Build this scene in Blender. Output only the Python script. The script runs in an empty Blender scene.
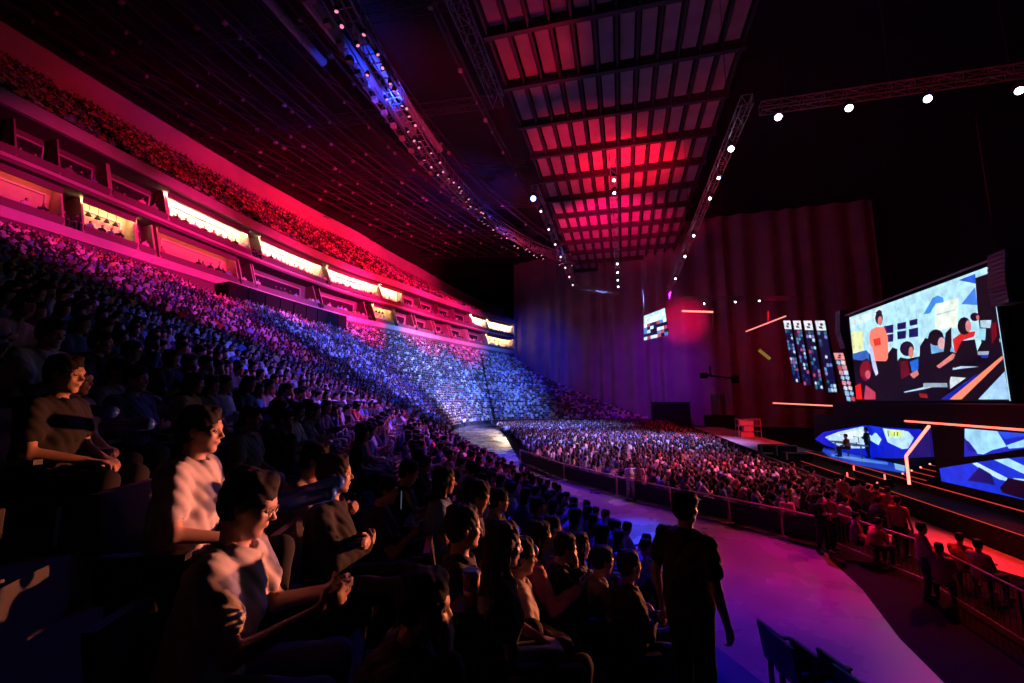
import bpy, math, random
import numpy as np
rng = np.random.default_rng(7); random.seed(7)
SC = bpy.context.scene; COL = SC.collection
PI = math.pi
# ---------------------------------------------------------------- camera
f = 440.0; th = math.atan(59.5/f); yw = math.radians(14)
CAM = np.array([0, 0, 4.6])
FW = np.array([-math.sin(yw)*math.cos(th), math.cos(yw)*math.cos(th), math.sin(th)])
RT = np.array([math.cos(yw), math.sin(yw), 0.0]); UP = np.cross(RT, FW)
def ray(x, y): return FW + RT*(x-512)/f + UP*(341.5-y)/f
def onZ(x, y, z): d = ray(x, y); return CAM + d*(z-4.6)/d[2]
def onX(x, y, X): d = ray(x, y); return CAM + d*X/d[0]
def onY(x, y, Y): d = ray(x, y); return CAM + d*Y/d[1]
def proj(p):
    v = np.atleast_2d(p)-CAM; z = v@FW; zz = np.where(z > .05, z, .05)
    return 512+f*(v@RT)/zz, 341.5-f*(v@UP)/zz, z
cd = bpy.data.cameras.new('camera'); cam = bpy.data.objects.new('camera', cd); COL.objects.link(cam)
cd.lens = f/1024*36; cd.sensor_width = 36; cd.clip_start = .05; cd.clip_end = 500
cam.location = CAM; cam.rotation_euler = (PI/2+th, 0, yw); SC.camera = cam
SC.view_settings.view_transform = 'Standard'; SC.view_settings.look = 'None'
SC.view_settings.exposure = 0.0; SC.view_settings.gamma = 1; SC.view_settings.use_curve_mapping = False
try:
    SC.cycles.use_denoising = True; SC.cycles.max_bounces = 5; SC.cycles.diffuse_bounces = 2; SC.cycles.glossy_bounces = 3
    SC.cycles.sample_clamp_indirect = 3; SC.cycles.caustics_reflective = False; SC.cycles.caustics_refractive = False
except Exception: pass
w = bpy.data.worlds.new('world'); SC.world = w; w.use_nodes = True
w.node_tree.nodes['Background'].inputs[0].default_value = (.02, .01, .05, 1); w.node_tree.nodes['Background'].inputs[1].default_value = .004
# ---------------------------------------------------------------- materials
MT = {}
def mat(name, col, rough=.6, metal=0, emit=0, noise=0, nscale=8, spec=.5, objcol=False, attr=None, bump=0, ecol=None):
    if name in MT: return MT[name]
    m = bpy.data.materials.new(name); m.use_nodes = True; nt = m.node_tree; b = nt.nodes['Principled BSDF']
    b.inputs['Base Color'].default_value = (*col, 1); b.inputs['Roughness'].default_value = rough
    b.inputs['Metallic'].default_value = metal; b.inputs['Specular IOR Level'].default_value = spec
    src = None
    if objcol: o = nt.nodes.new('ShaderNodeObjectInfo'); src = o.outputs['Color']
    if attr: o = nt.nodes.new('ShaderNodeAttribute'); o.attribute_name = attr; src = o.outputs['Color']
    if noise or bump:
        tc = nt.nodes.new('ShaderNodeTexCoord'); n = nt.nodes.new('ShaderNodeTexNoise'); n.inputs['Scale'].default_value = nscale; n.inputs['Detail'].default_value = 5
        nt.links.new(tc.outputs['Object'], n.inputs['Vector'])
        if noise:
            mx = nt.nodes.new('ShaderNodeMix'); mx.data_type = 'RGBA'; mx.blend_type = 'MULTIPLY'; mx.inputs[0].default_value = noise
            r = nt.nodes.new('ShaderNodeMapRange'); r.inputs[1].default_value = .3; r.inputs[2].default_value = .7; r.inputs[3].default_value = .35; r.inputs[4].default_value = 1.1
            nt.links.new(n.outputs[0], r.inputs[0]); nt.links.new(r.outputs[0], mx.inputs[7])
            if src: nt.links.new(src, mx.inputs[6])
            else: mx.inputs[6].default_value = (*col, 1)
            src = mx.outputs[2]
            if rough < .5:
                r2 = nt.nodes.new('ShaderNodeMapRange'); r2.inputs[1].default_value = .3; r2.inputs[2].default_value = .7; r2.inputs[3].default_value = rough*.7; r2.inputs[4].default_value = rough*1.5
                nt.links.new(n.outputs[0], r2.inputs[0]); nt.links.new(r2.outputs[0], b.inputs['Roughness'])
        if bump:
            bp = nt.nodes.new('ShaderNodeBump'); bp.inputs['Strength'].default_value = bump; bp.inputs['Distance'].default_value = .02
            nt.links.new(n.outputs[0], bp.inputs['Height']); nt.links.new(bp.outputs[0], b.inputs['Normal'])
    if src: nt.links.new(src, b.inputs['Base Color'])
    if emit: b.inputs['Emission Color'].default_value = (*(ecol or col), 1); b.inputs['Emission Strength'].default_value = emit
    MT[name] = m; return m
def emat(col, s=1.0):
    k = 'glow_%.2f_%.2f_%.2f_%.1f' % (*col, s)
    if k in MT: return MT[k]
    m = bpy.data.materials.new(k); m.use_nodes = True; nt = m.node_tree; b = nt.nodes['Principled BSDF']
    b.inputs['Base Color'].default_value = (.02, .02, .02, 1); b.inputs['Roughness'].default_value = .5
    b.inputs['Emission Color'].default_value = (*col, 1); b.inputs['Emission Strength'].default_value = s
    if s <= 1.35 and max(col) > .05 and s > .6 and not (col[0] > .9 and col[2] < .3):     # screen content shimmers a little: camera image grain
        tc = nt.nodes.new('ShaderNodeTexCoord'); n = nt.nodes.new('ShaderNodeTexNoise'); n.inputs['Scale'].default_value = 2.2; n.inputs['Detail'].default_value = 6; n.inputs['Roughness'].default_value = .65
        r = nt.nodes.new('ShaderNodeMapRange'); r.inputs[1].default_value = .35; r.inputs[2].default_value = .65; r.inputs[3].default_value = s*.72; r.inputs[4].default_value = s*1.15
        nt.links.new(tc.outputs['Object'], n.inputs['Vector']); nt.links.new(n.outputs[0], r.inputs[0]); nt.links.new(r.outputs[0], b.inputs['Emission Strength'])
    MT[k] = m; return m
FLOOR = mat('polished floor', (.20, .19, .20), .24, noise=.35, nscale=.5, bump=.03)
DARKFL = mat('dark carpet', (.004, .004, .005), .95, spec=.1, noise=.5, nscale=3)
CONC = mat('concrete tread', (.10, .10, .11), .85, noise=.5, nscale=2)
BLACK = mat('black paint', (.010, .010, .011), .8, spec=.2)
STEEL = mat('truss metal', (.35, .33, .33), .45, metal=.6, noise=.4, nscale=4)
DSTEEL = mat('dark steel', (.06, .06, .065), .5, metal=.4)
ROOF = mat('dark roof', (.010, .010, .012), .9, noise=.5, nscale=.5)
PANEL = mat('acoustic panel', (.40, .36, .36), .9, noise=.35, nscale=.6)
SLAB = mat('pale fascia', (.55, .5, .5), .6, noise=.2, nscale=1)
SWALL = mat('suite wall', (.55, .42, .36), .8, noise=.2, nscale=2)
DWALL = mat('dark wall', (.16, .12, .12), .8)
UWALL = mat('upper wall', (.6, .55, .55), .85, noise=.25, nscale=.4)
CURT = mat('backdrop cloth', (.30, .27, .33), .95, noise=.4, nscale=.3)
SKIN = mat('skin', (.62, .38, .28), .5, noise=.15, nscale=20)
HAIR = mat('hair', (.010, .008, .007), .75, spec=.25)
EYE = mat('eye', (.5, .5, .5), .2); IRIS = mat('iris', (.01, .006, .004), .2)
CLOTH = mat('cloth', (.5, .5, .5), .85, objcol=True, noise=.25, nscale=9)
PANTS = mat('trouser cloth', (.02, .022, .03), .9, objcol=True)
SHOE = mat('shoe', (.04, .04, .04), .6)
CROWD = mat('crowd mix', (.5, .5, .5), .85, attr='Col')
SEATM = mat('seat plastic', (.015, .016, .022), .35)
SEATF = mat('seat fabric', (.02, .02, .03), .9)
# ---------------------------------------------------------------- mesh builder
class MB:
    def __init__(s): s.v = []; s.f = []; s.m = []; s.mats = []
    def mi(s, m):
        if m not in s.mats: s.mats.append(m)
        return s.mats.index(m)
    def poly(s, pts, m):
        n = len(s.v); s.v += [tuple(map(float, p)) for p in pts]; s.f.append(tuple(range(n, n+len(pts)))); s.m.append(s.mi(m)); return s
    def hexa(s, p, m):      # 8 corners: bottom 0-3, top 4-7
        n = len(s.v); s.v += [tuple(map(float, q)) for q in p]; i = s.mi(m)
        for q in ((3, 2, 1, 0), (4, 5, 6, 7), (0, 1, 5, 4), (1, 2, 6, 5), (2, 3, 7, 6), (3, 0, 4, 7)):
            s.f.append(tuple(n+k for k in q)); s.m.append(i)
        return s
    def box(s, x0, x1, y0, y1, z0, z1, m): return s.hexa([(x0, y0, z0), (x1, y0, z0), (x1, y1, z0), (x0, y1, z0), (x0, y0, z1), (x1, y0, z1), (x1, y1, z1), (x0, y1, z1)], m)
    def prism(s, pts, off, m):      # polygon extruded by off
        n = len(s.v); k = len(pts); off = np.array(off, float)
        s.v += [tuple(map(float, p)) for p in pts]+[tuple(np.array(p, float)+off) for p in pts]; i = s.mi(m)
        s.f.append(tuple(range(n+k-1, n-1, -1))); s.m.append(i); s.f.append(tuple(range(n+k, n+2*k))); s.m.append(i)
        for a in range(k): b = (a+1) % k; s.f.append((n+a, n+b, n+k+b, n+k+a)); s.m.append(i)
        return s
    def bar(s, a, b, r, m, n=4, r2=None):
        a = np.array(a, float); b = np.array(b, float); d = b-a; L = np.linalg.norm(d)
        if L < 1e-6: return s
        d /= L; u = np.cross(d, (0, 0, 1.0)); u = u/np.linalg.norm(u) if np.linalg.norm(u) > .05 else np.array([1.0, 0, 0]); v = np.cross(d, u)
        r2 = r if r2 is None else r2; st = len(s.v); i = s.mi(m)
        for c, rr in ((a, r), (b, r2)):
            for k in range(n): t = 2*PI*(k+.5)/n; s.v.append(tuple(c+rr*(u*math.cos(t)+v*math.sin(t))))
        for k in range(n): q = (k+1) % n; s.f.append((st+k, st+q, st+n+q, st+n+k)); s.m.append(i)
        s.f.append(tuple(st+k for k in range(n-1, -1, -1))); s.m.append(i); s.f.append(tuple(st+n+k for k in range(n))); s.m.append(i)
        return s
    def ball(s, c, r, m, n=8, k=5):
        st = len(s.v); i = s.mi(m); r = np.array([r]*3 if np.isscalar(r) else r)
        for a in range(k+1):
            p = PI*a/k
            for b in range(n): t = 2*PI*b/n; s.v.append(tuple(np.array(c)+r*np.array([math.sin(p)*math.cos(t), math.sin(p)*math.sin(t), math.cos(p)])))
        for a in range(k):
            for b in range(n): q = (b+1) % n; s.f.append((st+a*n+b, st+(a+1)*n+b, st+(a+1)*n+q, st+a*n+q)); s.m.append(i)
        return s
    def mesh(s, name, smooth=False):
        me = bpy.data.meshes.new(name); me.from_pydata(s.v, [], s.f)
        for m in s.mats: me.materials.append(m)
        me.polygons.foreach_set('material_index', s.m)
        if smooth: me.polygons.foreach_set('use_smooth', [True]*len(s.f))
        me.update(); return me
    def obj(s, name, parent=None, smooth=False): return link(name, s.mesh(name, smooth), parent)
def link(name, data, parent=None):
    o = bpy.data.objects.new(name, data); COL.objects.link(o)
    if parent: o.parent = parent
    return o
def tag(o, label=None, cat=None, group=None, kind=None):
    if label: o['label'] = label
    if cat: o['category'] = cat
    if group: o['group'] = group
    if kind: o['kind'] = kind
    return o
def empty(name, loc=(0, 0, 0), rz=0, label=None, cat=None, group=None):
    o = link(name, None); o.location = tuple(map(float, loc)); o.rotation_euler = (0, 0, rz); return tag(o, label, cat, group)
def struct(mb, name): return tag(mb.obj(name), kind='structure')
def copy_tree(o, parent=None):
    c = o.copy(); COL.objects.link(c); c.parent = parent
    for ch in o.children: copy_tree(ch, c)
    return c
def catmull(P, n):
    P = np.array(P, float); out = []
    Q = np.vstack([2*P[0]-P[1], P, 2*P[-1]-P[-2]])
    for i in range(len(P)-1):
        p0, p1, p2, p3 = Q[i:i+4]
        for t in np.arange(n)/n: out.append(.5*((2*p1)+(-p0+p2)*t+(2*p0-5*p1+4*p2-p3)*t*t+(-p0+3*p1-3*p2+p3)*t**3))
    out.append(P[-1]); return np.array(out)
# ---------------------------------------------------------------- bowl rings
I_ = [(13, -10), (9, -4), (6, .5), (3.3, 5), (1.4, 8.5), (-1.5, 14), (-6.5, 23), (-13.5, 34.5), (-21.5, 52.7), (-25, 66), (-24.8, 75), (-19, 84), (-10, 89), (2, 91.5), (16, 92)]
O_ = [(-18, -28), (-22, -21), (-25, -15), (-29, -8), (-33, -1), (-38.5, 9), (-39.2, 20), (-40.3, 40), (-39.6, 56), (-36.9, 68), (-33.5, 85), (-26.4, 108), (-14, 118), (2, 122), (16, 123)]
U_ = [(-32, -36), (-36, -29), (-39, -22), (-43, -14), (-48, -4), (-52, 9), (-52.6, 22), (-52.8, 42), (-52.2, 58), (-49.2, 72), (-45.5, 90), (-37, 116), (-22, 128), (2, 133), (16, 134)]
NS = 12
IR = catmull(I_, NS); OR = catmull(O_, NS); UR = catmull(U_, NS); NT = len(IR)
NROW = 38; Z0 = .55; ZT = 15.0
def rowz(k): return Z0+.383*k+(ZT-Z0-.383*(NROW-1))*(k/(NROW-1))**2
CURTAIN = [(-26.6, 108.4), (-16, 104.5), (-5, 99), (4, 93.5), (12, 89.5), (28, 88), (44, 87)]
CR = catmull(CURTAIN, 8)
def curtY(x): return np.interp(x, CR[:, 0], CR[:, 1])
# lower stand terraces
mb = MB()
for k in range(NROW):
    v0, v1 = k/NROW, (k+1)/NROW; z = rowz(k); zp = rowz(k-1) if k else 0
    A = IR*(1-v0)+OR*v0; B = IR*(1-v1)+OR*v1
    for i in range(NT-1):
        if A[i, 1] > curtY(A[i, 0])+4 or i < 0: continue
        mb.poly([(*A[i], z), (*A[i+1], z), (*B[i+1], z), (*B[i], z)], CONC)
        mb.poly([(*A[i], zp), (*A[i+1], zp), (*A[i+1], z), (*A[i], z)], CONC if k else SLAB if False else CONC)
struct(mb, 'floor_lower_stand')
# arena floor
mb = MB(); mb.box(-45, 75, -20, 125, -.3, 0, DARKFL); struct(mb, 'floor')
# aisle flooring between the stand and the seated floor area
BARB = [onZ(505, 436, 0), onZ(520, 462, 0), onZ(564, 480, 0), onZ(617, 496, 0), onZ(671, 510, 0), onZ(730, 523.5, 0), onZ(783, 537, 0), onZ(826, 549, 0)]
FE = [onZ(830, 560, 0), onZ(862, 590, 0), onZ(900, 640, 0), onZ(943, 683, 0)]
right = [(-21.5, 76)]+[tuple(p[:2]) for p in BARB]+[tuple(p[:2]) for p in FE]+[(5.4, 5.5), (7.5, 2)]
left = [tuple(IR[i]) for i in range(2*NS, 10*NS+1, 3)]
mb = MB(); pts = [(x, y, .006) for x, y in left]+[(x, y, .006) for x, y in right]
mb.prism(pts, (0, 0, .015), FLOOR); struct(mb, 'floor_aisle')
# upper stand
NU = 17; UZ0 = 24.3
def uz(i):   # height of top row along the ring
    return float(np.interp(i/NS, [0, 8, 9, 10, 11, 12, 14], [34.4, 34.4, 33.6, 32, 28.6, 27, 27]))
mb = MB()
for k in range(NU):
    v0, v1 = k/NU, (k+1)/NU
    for i in range(3*NS, 11*NS+4):
        za = UZ0+(uz(i)-UZ0)*v0; zb = UZ0+(uz(i+1)-UZ0)*v0; pz = UZ0+(uz(i)-UZ0)*max(0, v0-1/NU); pzb = UZ0+(uz(i+1)-UZ0)*max(0, v0-1/NU)
        a = OR[i]*(1-v0)+UR[i]*v0; b = OR[i+1]*(1-v0)+UR[i+1]*v0; c = OR[i+1]*(1-v1)+UR[i+1]*v1; d = OR[i]*(1-v1)+UR[i]*v1
        mb.poly([(*a, za), (*b, zb), (*c, zb), (*d, za)], CONC)
        if k: mb.poly([(*a, pz), (*b, pzb), (*b, zb), (*a, za)], CONC)
struct(mb, 'floor_upper_stand')
mb = MB()     # wall behind the upper stand
for i in range(3*NS, 11*NS+4):
    a, b = UR[i], UR[i+1]; mb.poly([(*a, uz(i)-1), (*b, uz(i+1)-1), (*b, uz(i+1)+3.9), (*a, uz(i)+3.9)], UWALL)
    mb.poly([(*a, uz(i)+3.9), (*b, uz(i+1)+3.9), (b[0]-1, b[1], uz(i+1)+3.9), (a[0]-1, a[1], uz(i)+3.9)], UWALL)
struct(mb, 'wall_left')
# ---------------------------------------------------------------- roof
mb = MB(); mb.box(-75, 80, -25, 150, 40, 40.5, ROOF)
for i in range(3*NS, 11*NS+4): a, b = UR[i], UR[i+1]; mb.poly([(a[0]+.3, a[1], uz(i)+3.6), (b[0]+.3, b[1], uz(i+1)+3.6), (b[0]+3, b[1], 40), (a[0]+3, a[1], 40)], ROOF)
struct(mb, 'ceiling')
mb = MB(); XL, XR = -9.8, 10.8; NCOL = 12; cw = (XR-XL)/NCOL; RY = [24.8+6.2*i for i in range(14)]
for a, b in zip(RY[:-1], RY[1:]):
    for c in range(NCOL): x = XL+c*cw; mb.box(x+.28, x+cw-.28, a+.35, b-.35, 34.75, 34.9, PANEL)
struct(mb, 'ceiling_panels')
mb = MB()
for y in RY: mb.box(XL-.3, XR+.3, y-.22, y+.22, 34.0, 35.1, DSTEEL)
for c in range(NCOL+1): x = XL+c*cw; mb.box(x-.12, x+.12, RY[0], RY[-1], 34.4, 34.7, DSTEEL); mb.bar((x, RY[0], 34.15), (x, RY[-1], 34.15), .05, DSTEEL)
struct(mb, 'ceiling_beams')
# ---------------------------------------------------------------- backdrop
mb = MB(); s = 0; P = catmull(CURTAIN, 40); off = []
for i in range(len(P)):
    d = P[min(i+1, len(P)-1)]-P[max(i-1, 0)]; n = np.array([-d[1], d[0]])/np.linalg.norm(d); s += np.linalg.norm(P[i]-P[i-1]) if i else 0
    off.append(P[i]+n*.35*math.sin(s*1.7+math.sin(s*.5)))
for a, b in zip(off[:-1], off[1:]): mb.poly([(*a, -.0), (*b, 0), (*b, 40), (*a, 40)], CURT)
o = struct(mb, 'wall_far'); o.data.polygons.foreach_set('use_smooth', [True]*len(o.data.polygons))
mb = MB(); mb.box(44, 44.5, 0, 90, 0, 40, BLACK); struct(mb, 'wall_right')
mb = MB(); mb.box(17.3, 17.5, 3, 40, 0, 9.5, BLACK); struct(mb, 'wall_stage')
# ---------------------------------------------------------------- truss + fixtures
def truss_mesh(path, w, m, seg=1.0):
    mb = MB(); P = [np.array(p, float) for p in path]
    D = P[-1]-P[0]; D /= np.linalg.norm(D); side = np.cross(D, (0, 0, 1)); side /= np.linalg.norm(side); up = np.array([0, 0, 1.0])
    cor = [side*w/2+up*w/2, -side*w/2+up*w/2, -side*w/2-up*w/2, side*w/2-up*w/2]
    L = [0]
    for a, b in zip(P[:-1], P[1:]): L.append(L[-1]+np.linalg.norm(b-a))
    n = max(2, int(L[-1]/seg)); Q = [np.array([np.interp(L[-1]*i/n, L, [p[j] for p in P]) for j in range(3)]) for i in range(n+1)]
    for a, b, i in zip(Q[:-1], Q[1:], range(n)):
        for c in range(4):
            mb.bar(a+cor[c], b+cor[c], .035, m); e = cor[(c+1) % 4]
            mb.bar((a if i % 2 else b)+cor[c], (b if i % 2 else a)+e, .02, m, 3); mb.bar(a+cor[c], a+e, .02, m, 3)
    return mb
def make_fixture(lens_r, lm, scale=1.0):
    body = MB(); body.bar((0, 0, 0), (0, 0, -.32), .13*scale, BLACK, 10, lens_r*1.1).bar((0, 0, .1), (0, 0, 0), .09*scale, BLACK, 10)
    yoke = MB(); yoke.box(-.03, .03, -.24, -.2, -.12, .3, DSTEEL).box(-.03, .03, .2, .24, -.12, .3, DSTEEL).box(-.03, .03, -.24, .24, .28, .33, DSTEEL).box(-.09, .09, -.12, .12, .33, .42, BLACK)
    lens = MB(); lens.bar((0, 0, -.32), (0, 0, -.335), lens_r, lm, 14)
    return body.mesh('head_body', True), yoke.mesh('yoke'), lens.mesh('lens')
LWH = emat((.65, .8, 1.0), 14); LBL = emat((.1, .3, 1.0), 18); LPK = emat((1.0, .5, .6), 3.0)
FX = {'white': make_fixture(.17, LWH), 'blue': make_fixture(.2, LBL), 'pink': make_fixture(.10, LPK), 'small': make_fixture(.10, LWH)}
def fixture(kind, loc, aim, label, group=None):
    t = empty('stage_light', loc, 0, label, 'stage light', group); B, Y, L = FX[kind]
    y = link('yoke', Y, t); h = link('lamp_head', B, t); l = link('lens', L, h)
    d = np.array(aim, float)-np.array(loc, float); d /= np.linalg.norm(d)
    import mathutils
    h.rotation_euler = mathutils.Vector(d).to_track_quat('-Z', 'Y').to_euler(); y.rotation_euler = (0, 0, math.atan2(d[1], d[0])); return t
def cable(path_top, p, name, label, m=DSTEEL, r=.02, group=None):
    return tag(MB().bar(p, path_top, r, m, 5).obj(name), label, 'cable', group)
HR = 20.6
tl = tag(truss_mesh([(7, 24, HR), (7, 66, HR)], .55, STEEL).obj('lighting_truss'), 'long red-lit box truss running straight away from the camera above the floor seats', 'truss')
tag(truss_mesh([(7.9, 25, HR), (24, 25, HR)], .5, STEEL).obj('lighting_truss'), 'box truss crossing the black upper right of the hall with bright white lamps under it', 'truss')
tag(truss_mesh([(-6, 31, HR), (-6, 60, HR)], .5, STEEL).obj('lighting_truss'), 'box truss left of the red ceiling panels with a blue lamp at one end', 'truss')
tag(truss_mesh([(-6, 13.5, HR), (-6, 21, HR)], .6, STEEL).obj('lighting_truss'), 'short dim red truss at the top of the picture left of the ceiling panels', 'truss')
tag(truss_mesh([(-.1, 28, HR), (-.1, 63, HR)], .45, STEEL).obj('lighting_truss'), 'slim truss hanging under the middle of the red ceiling panels', 'truss')
tag(truss_mesh([(-6, 61, HR), (-.1, 64.5, HR-.4)], .45, STEEL).obj('lighting_truss'), 'short cross truss joining the two far truss ends below the ceiling panels', 'truss')
tag(truss_mesh([(8.6, 64, 18.8), (28, 68, 18.6)], .45, STEEL).obj('lighting_truss'), 'far cross truss in front of the red-lit upper backdrop', 'truss')
for x, y, lb in ((7, 28, 'near'), (7, 45, 'middle'), (7, 64, 'far')):
    cable((x, y, 40), (x, y, HR+.3), 'hoist_chain', 'thin hoist chain above the %s part of the long red truss' % lb)
for x, lb in ((9.2, 'left end'), (14, 'middle'), (19, 'right part')):
    cable((x, 25, 40), (x, 25, HR+.3), 'hoist_chain', 'thin hoist chain above the %s of the upper right truss' % lb)
nm = ['first lamp from the left', 'second lamp from the left', 'third lamp from the left', 'lamp at the picture edge']
for (px, py), s_ in zip(((779, 122), (850, 113), (929, 104), (1021, 96)), nm):
    p = onY(px, py, 25.0); fixture('white', p+np.array([0, 0, .3]), (0, 3, 5), 'bright white spotlight under the upper right truss, %s' % s_)
for k, (px, py) in enumerate(((733, 166), (720, 192), (711, 212), (694, 236), (685, 256), (676, 290))):
    p = onX(px, py, 7.0); fixture('white' if k < 1 else 'small', (7, p[1], HR-.6), (0, 10, 6), 'small white spotlight under the long red truss, %s one down the slope' % ['first', 'second', 'third', 'fourth', 'fifth', 'sixth'][k])
fixture('blue', (-6.2, 31.6, HR-.5), (0, 4, 4.5), 'glowing deep blue spotlight at the near end of the truss left of the ceiling panels')
for k in range(7): fixture('pink', (-6, 34+k*4, HR-.5), (-4, 10, 6), 'small lamp in the row under the truss left of the ceiling panels', 'lamps under the truss left of the ceiling panels')
for k, (px, py) in enumerate(((616, 178), (616, 191))): p = onX(px, py, -.1); fixture('small', (-.1, p[1] if 28 < p[1] < 60 else 30+k*2, HR-.6), (0, 5, 5), 'white lamp of the pair under the slim middle truss, the %s one' % ('higher', 'lower')[k])
for k in range(4): fixture('small', (-.1, 50+k*3.5, HR-.5), (0, 10, 6), 'tiny white lamp at the far end of the slim middle truss', 'lamps at the far end of the middle truss')
for k, x in enumerate((11.5, 15.5, 18.5)): fixture('small', (x, 65, 18.1), (0, 10, 6), 'lamp under the far cross truss, %s of three' % ('left', 'middle', 'right')[k])
# curved catwalk with many round lamps
cat = catmull([(-15.8, 16, 30), (-17.3, 26, 30), (-18.3, 34, 30), (-18.8, 45, 30), (-17.2, 60, 30), (-13, 72, 30), (-8, 80, 30)], 10)
def sweep(path, pr, m, name):
    mb = MB()
    for dx, dz, r in pr:
        for a, b in zip(path[:-1], path[1:]): mb.bar((a[0]+dx, a[1], a[2]+dz), (b[0]+dx, b[1], b[2]+dz), r, m)
    return mb
mb = sweep(cat, ((-.6, 0, .09), (.6, 0, .09), (-.6, 1.1, .05), (.6, 1.1, .05), (0, 0, .06)), STEEL, '')
for a in cat[::1]: mb.bar((a[0]-.6, a[1], a[2]), (a[0]-.6, a[1], a[2]+1.1), .03, STEEL).bar((a[0]+.6, a[1], a[2]), (a[0]+.6, a[1], a[2]+1.1), .03, STEEL).bar((a[0]-.6, a[1], a[2]), (a[0]+.6, a[1], a[2]), .05, STEEL)
tag(mb.obj('catwalk'), 'curved metal catwalk hung with a string of round pink lamps', 'catwalk')
cat2 = cat+np.array([-2.4, -1, 1.6]); mb = sweep(cat2, ((-.4, 0, .07), (.4, 0, .07), (0, .7, .06)), STEEL, '')
for k, q in enumerate(cat2): mb.bar(q-(.4, 0, 0), q+(0, 0, .7), .03, STEEL).bar(q+(.4, 0, 0), q+(0, 0, .7), .03, STEEL).box(q[0]-.25, q[0]+.25, q[1]-.2, q[1]+.2, q[2]-.45, q[2]-.05, PANEL) if k % 2 else mb.bar(q-(.4, 0, 0), q+(.4, 0, 0), .03, STEEL)
tag(mb.obj('curved_truss'), 'thin curved truss with grey boxes following the outer side of the curved catwalk', 'truss')
lamp = MB(); lamp.bar((0, 0, 0), (0, 0, -.4), .1, BLACK, 8, .22).bar((0, 0, -.4), (0, 0, -.42), .13, emat((1.0, .3, .5), 1.1), 10); lampm = lamp.mesh('catwalk_lamp')
Lc = np.concatenate([[0], np.cumsum(np.linalg.norm(np.diff(cat, axis=0), axis=1))])
for k in range(72):
    s_ = Lc[-1]*(k+.5+random.uniform(-.4, .4))/72; p = [np.interp(s_, Lc, cat[:, j]) for j in range(3)]
    o = link('catwalk_lamp', lampm); o.location = (p[0]+random.choice((-.6, -.5, .5, .6)), p[1], p[2]-random.choice((.05, .05, .5))); o.rotation_euler = (random.uniform(-.5, .5), random.uniform(-.7, .2), 0)
    tag(o, 'round pink lamp hanging below the curved catwalk', 'lamp', 'lamps along the curved catwalk')
# roof girders parallel to the hall on the left
GX = [-49, -45.6, -41.5, -38.5, -34.5, -31.5, -27.5, -24.7, -20.6, -13.5]
for k, x in enumerate(GX):
    z = 37.6-(x+50)*.07; bend = 2.5 if x < -20 else 1
    P = catmull([(x+1, 8, z), (x, 30, z), (x+bend*.3, 50, z), (x+bend*2, 70, z-.5), (x+bend*4.5, 88, z-1)], 6)
    mb = MB()
    for a, b in zip(P[:-1], P[1:]):
        mb.bar(a, b, .13, DSTEEL); mb.bar(a+(0, 0, 1.1), b+(0, 0, 1.1), .1, DSTEEL); mb.bar(a, b+(0, 0, 1.1), .06, DSTEEL)
        if random.random() < .75:
            t = random.random(); c = a*(1-t)+b*t; s_ = random.uniform(.06, .2); mb.box(c[0]-s_, c[0]+s_, c[1]-s_, c[1]+s_, c[2]-.35, c[2]-.1, PANEL if random.random() < .6 else STEEL)
    tag(mb.obj('roof_girder'), 'long dark roof girder with small boxes fixed under it, left of the curved catwalk' if x < -15 else 'dark roof girder between the curved catwalk and the ceiling panels', 'girder', 'roof girders left of the catwalk' if x < -15 else None)
for k, y in enumerate((16, 28, 40, 52, 64, 76, 88)):
    mb = truss_mesh([(-50, y, 37.2), (-11, y, 35.2)], .9, DSTEEL, 2.0)
    tag(mb.obj('roof_truss'), 'dark crosswise roof truss over the left stands', 'truss', 'crosswise roof trusses over the left stands')
DUCT = mat('duct skin', (.4, .4, .45), .6, noise=.2)
for k, (x, y0, y1, r) in enumerate(((-21.6, 24, 41, .55), (-20.0, 27, 45, .4), (-24.5, 12, 30, .35))):
    mb = MB(); n = 7
    for j in range(n): a = y0+(y1-y0)*j/n; b = y0+(y1-y0)*(j+.93)/n; mb.bar((x, a, 34), (x, b, 34), r, DUCT, 10).bar((x, b, 34), (x, b+.1, 34), r*1.1, DUCT, 10)
    tag(mb.obj('air_duct'), ['blue-lit duct beside the curved catwalk, the wider of two', 'blue-lit narrow duct right against the curved catwalk', 'dim blue duct high at the top of the picture'][k], 'duct')
# ---------------------------------------------------------------- suites
def ringpt(px, z=20.7):
    X, Y, _ = proj(np.column_stack([OR[3*NS:11*NS+1], np.full(8*NS+1, z)])); k = np.arange(3*NS, 11*NS+1)
    i = np.interp(px, X[X > -400], k[X > -400]); return i
def RP(i, d=0, z=0):    # point on outer ring at index i set back by d
    a = np.array([np.interp(i, np.arange(NT), OR[:, j]) for j in (0, 1)]); b = np.array([np.interp(i, np.arange(NT), UR[:, j]) for j in (0, 1)])
    n = (b-a)/np.linalg.norm(b-a); p = a+n*d; return np.array([p[0], p[1], z])
IEND = 11*NS
def slab(z0, z1, d0, d1, m, name, i0=4*NS, i1=IEND):
    mb = MB(); idx = list(np.arange(i0, i1, 2.0))+[i1]
    for a, b in zip(idx[:-1], idx[1:]): mb.hexa([RP(a, d0, z0), RP(b, d0, z0), RP(b, d1, z0), RP(a, d1, z0), RP(a, d0, z1), RP(b, d0, z1), RP(b, d1, z1), RP(a, d1, z1)], m)
    return struct(mb, name)
slab(16.5, 17.25, -.3, .0, SLAB, 'wall_suite_base')
slab(14.6, 16.5, -.1, .0, DWALL, 'wall_suite_plinth')
slab(16.6, 17.3, 0, 6, DWALL, 'floor_suites_lower')
slab(20.3, 20.9, -.2, 6, DWALL, 'floor_suites_upper')
slab(23.9, 24.35, -.1, 6, DWALL, 'ceiling_suites')
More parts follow.
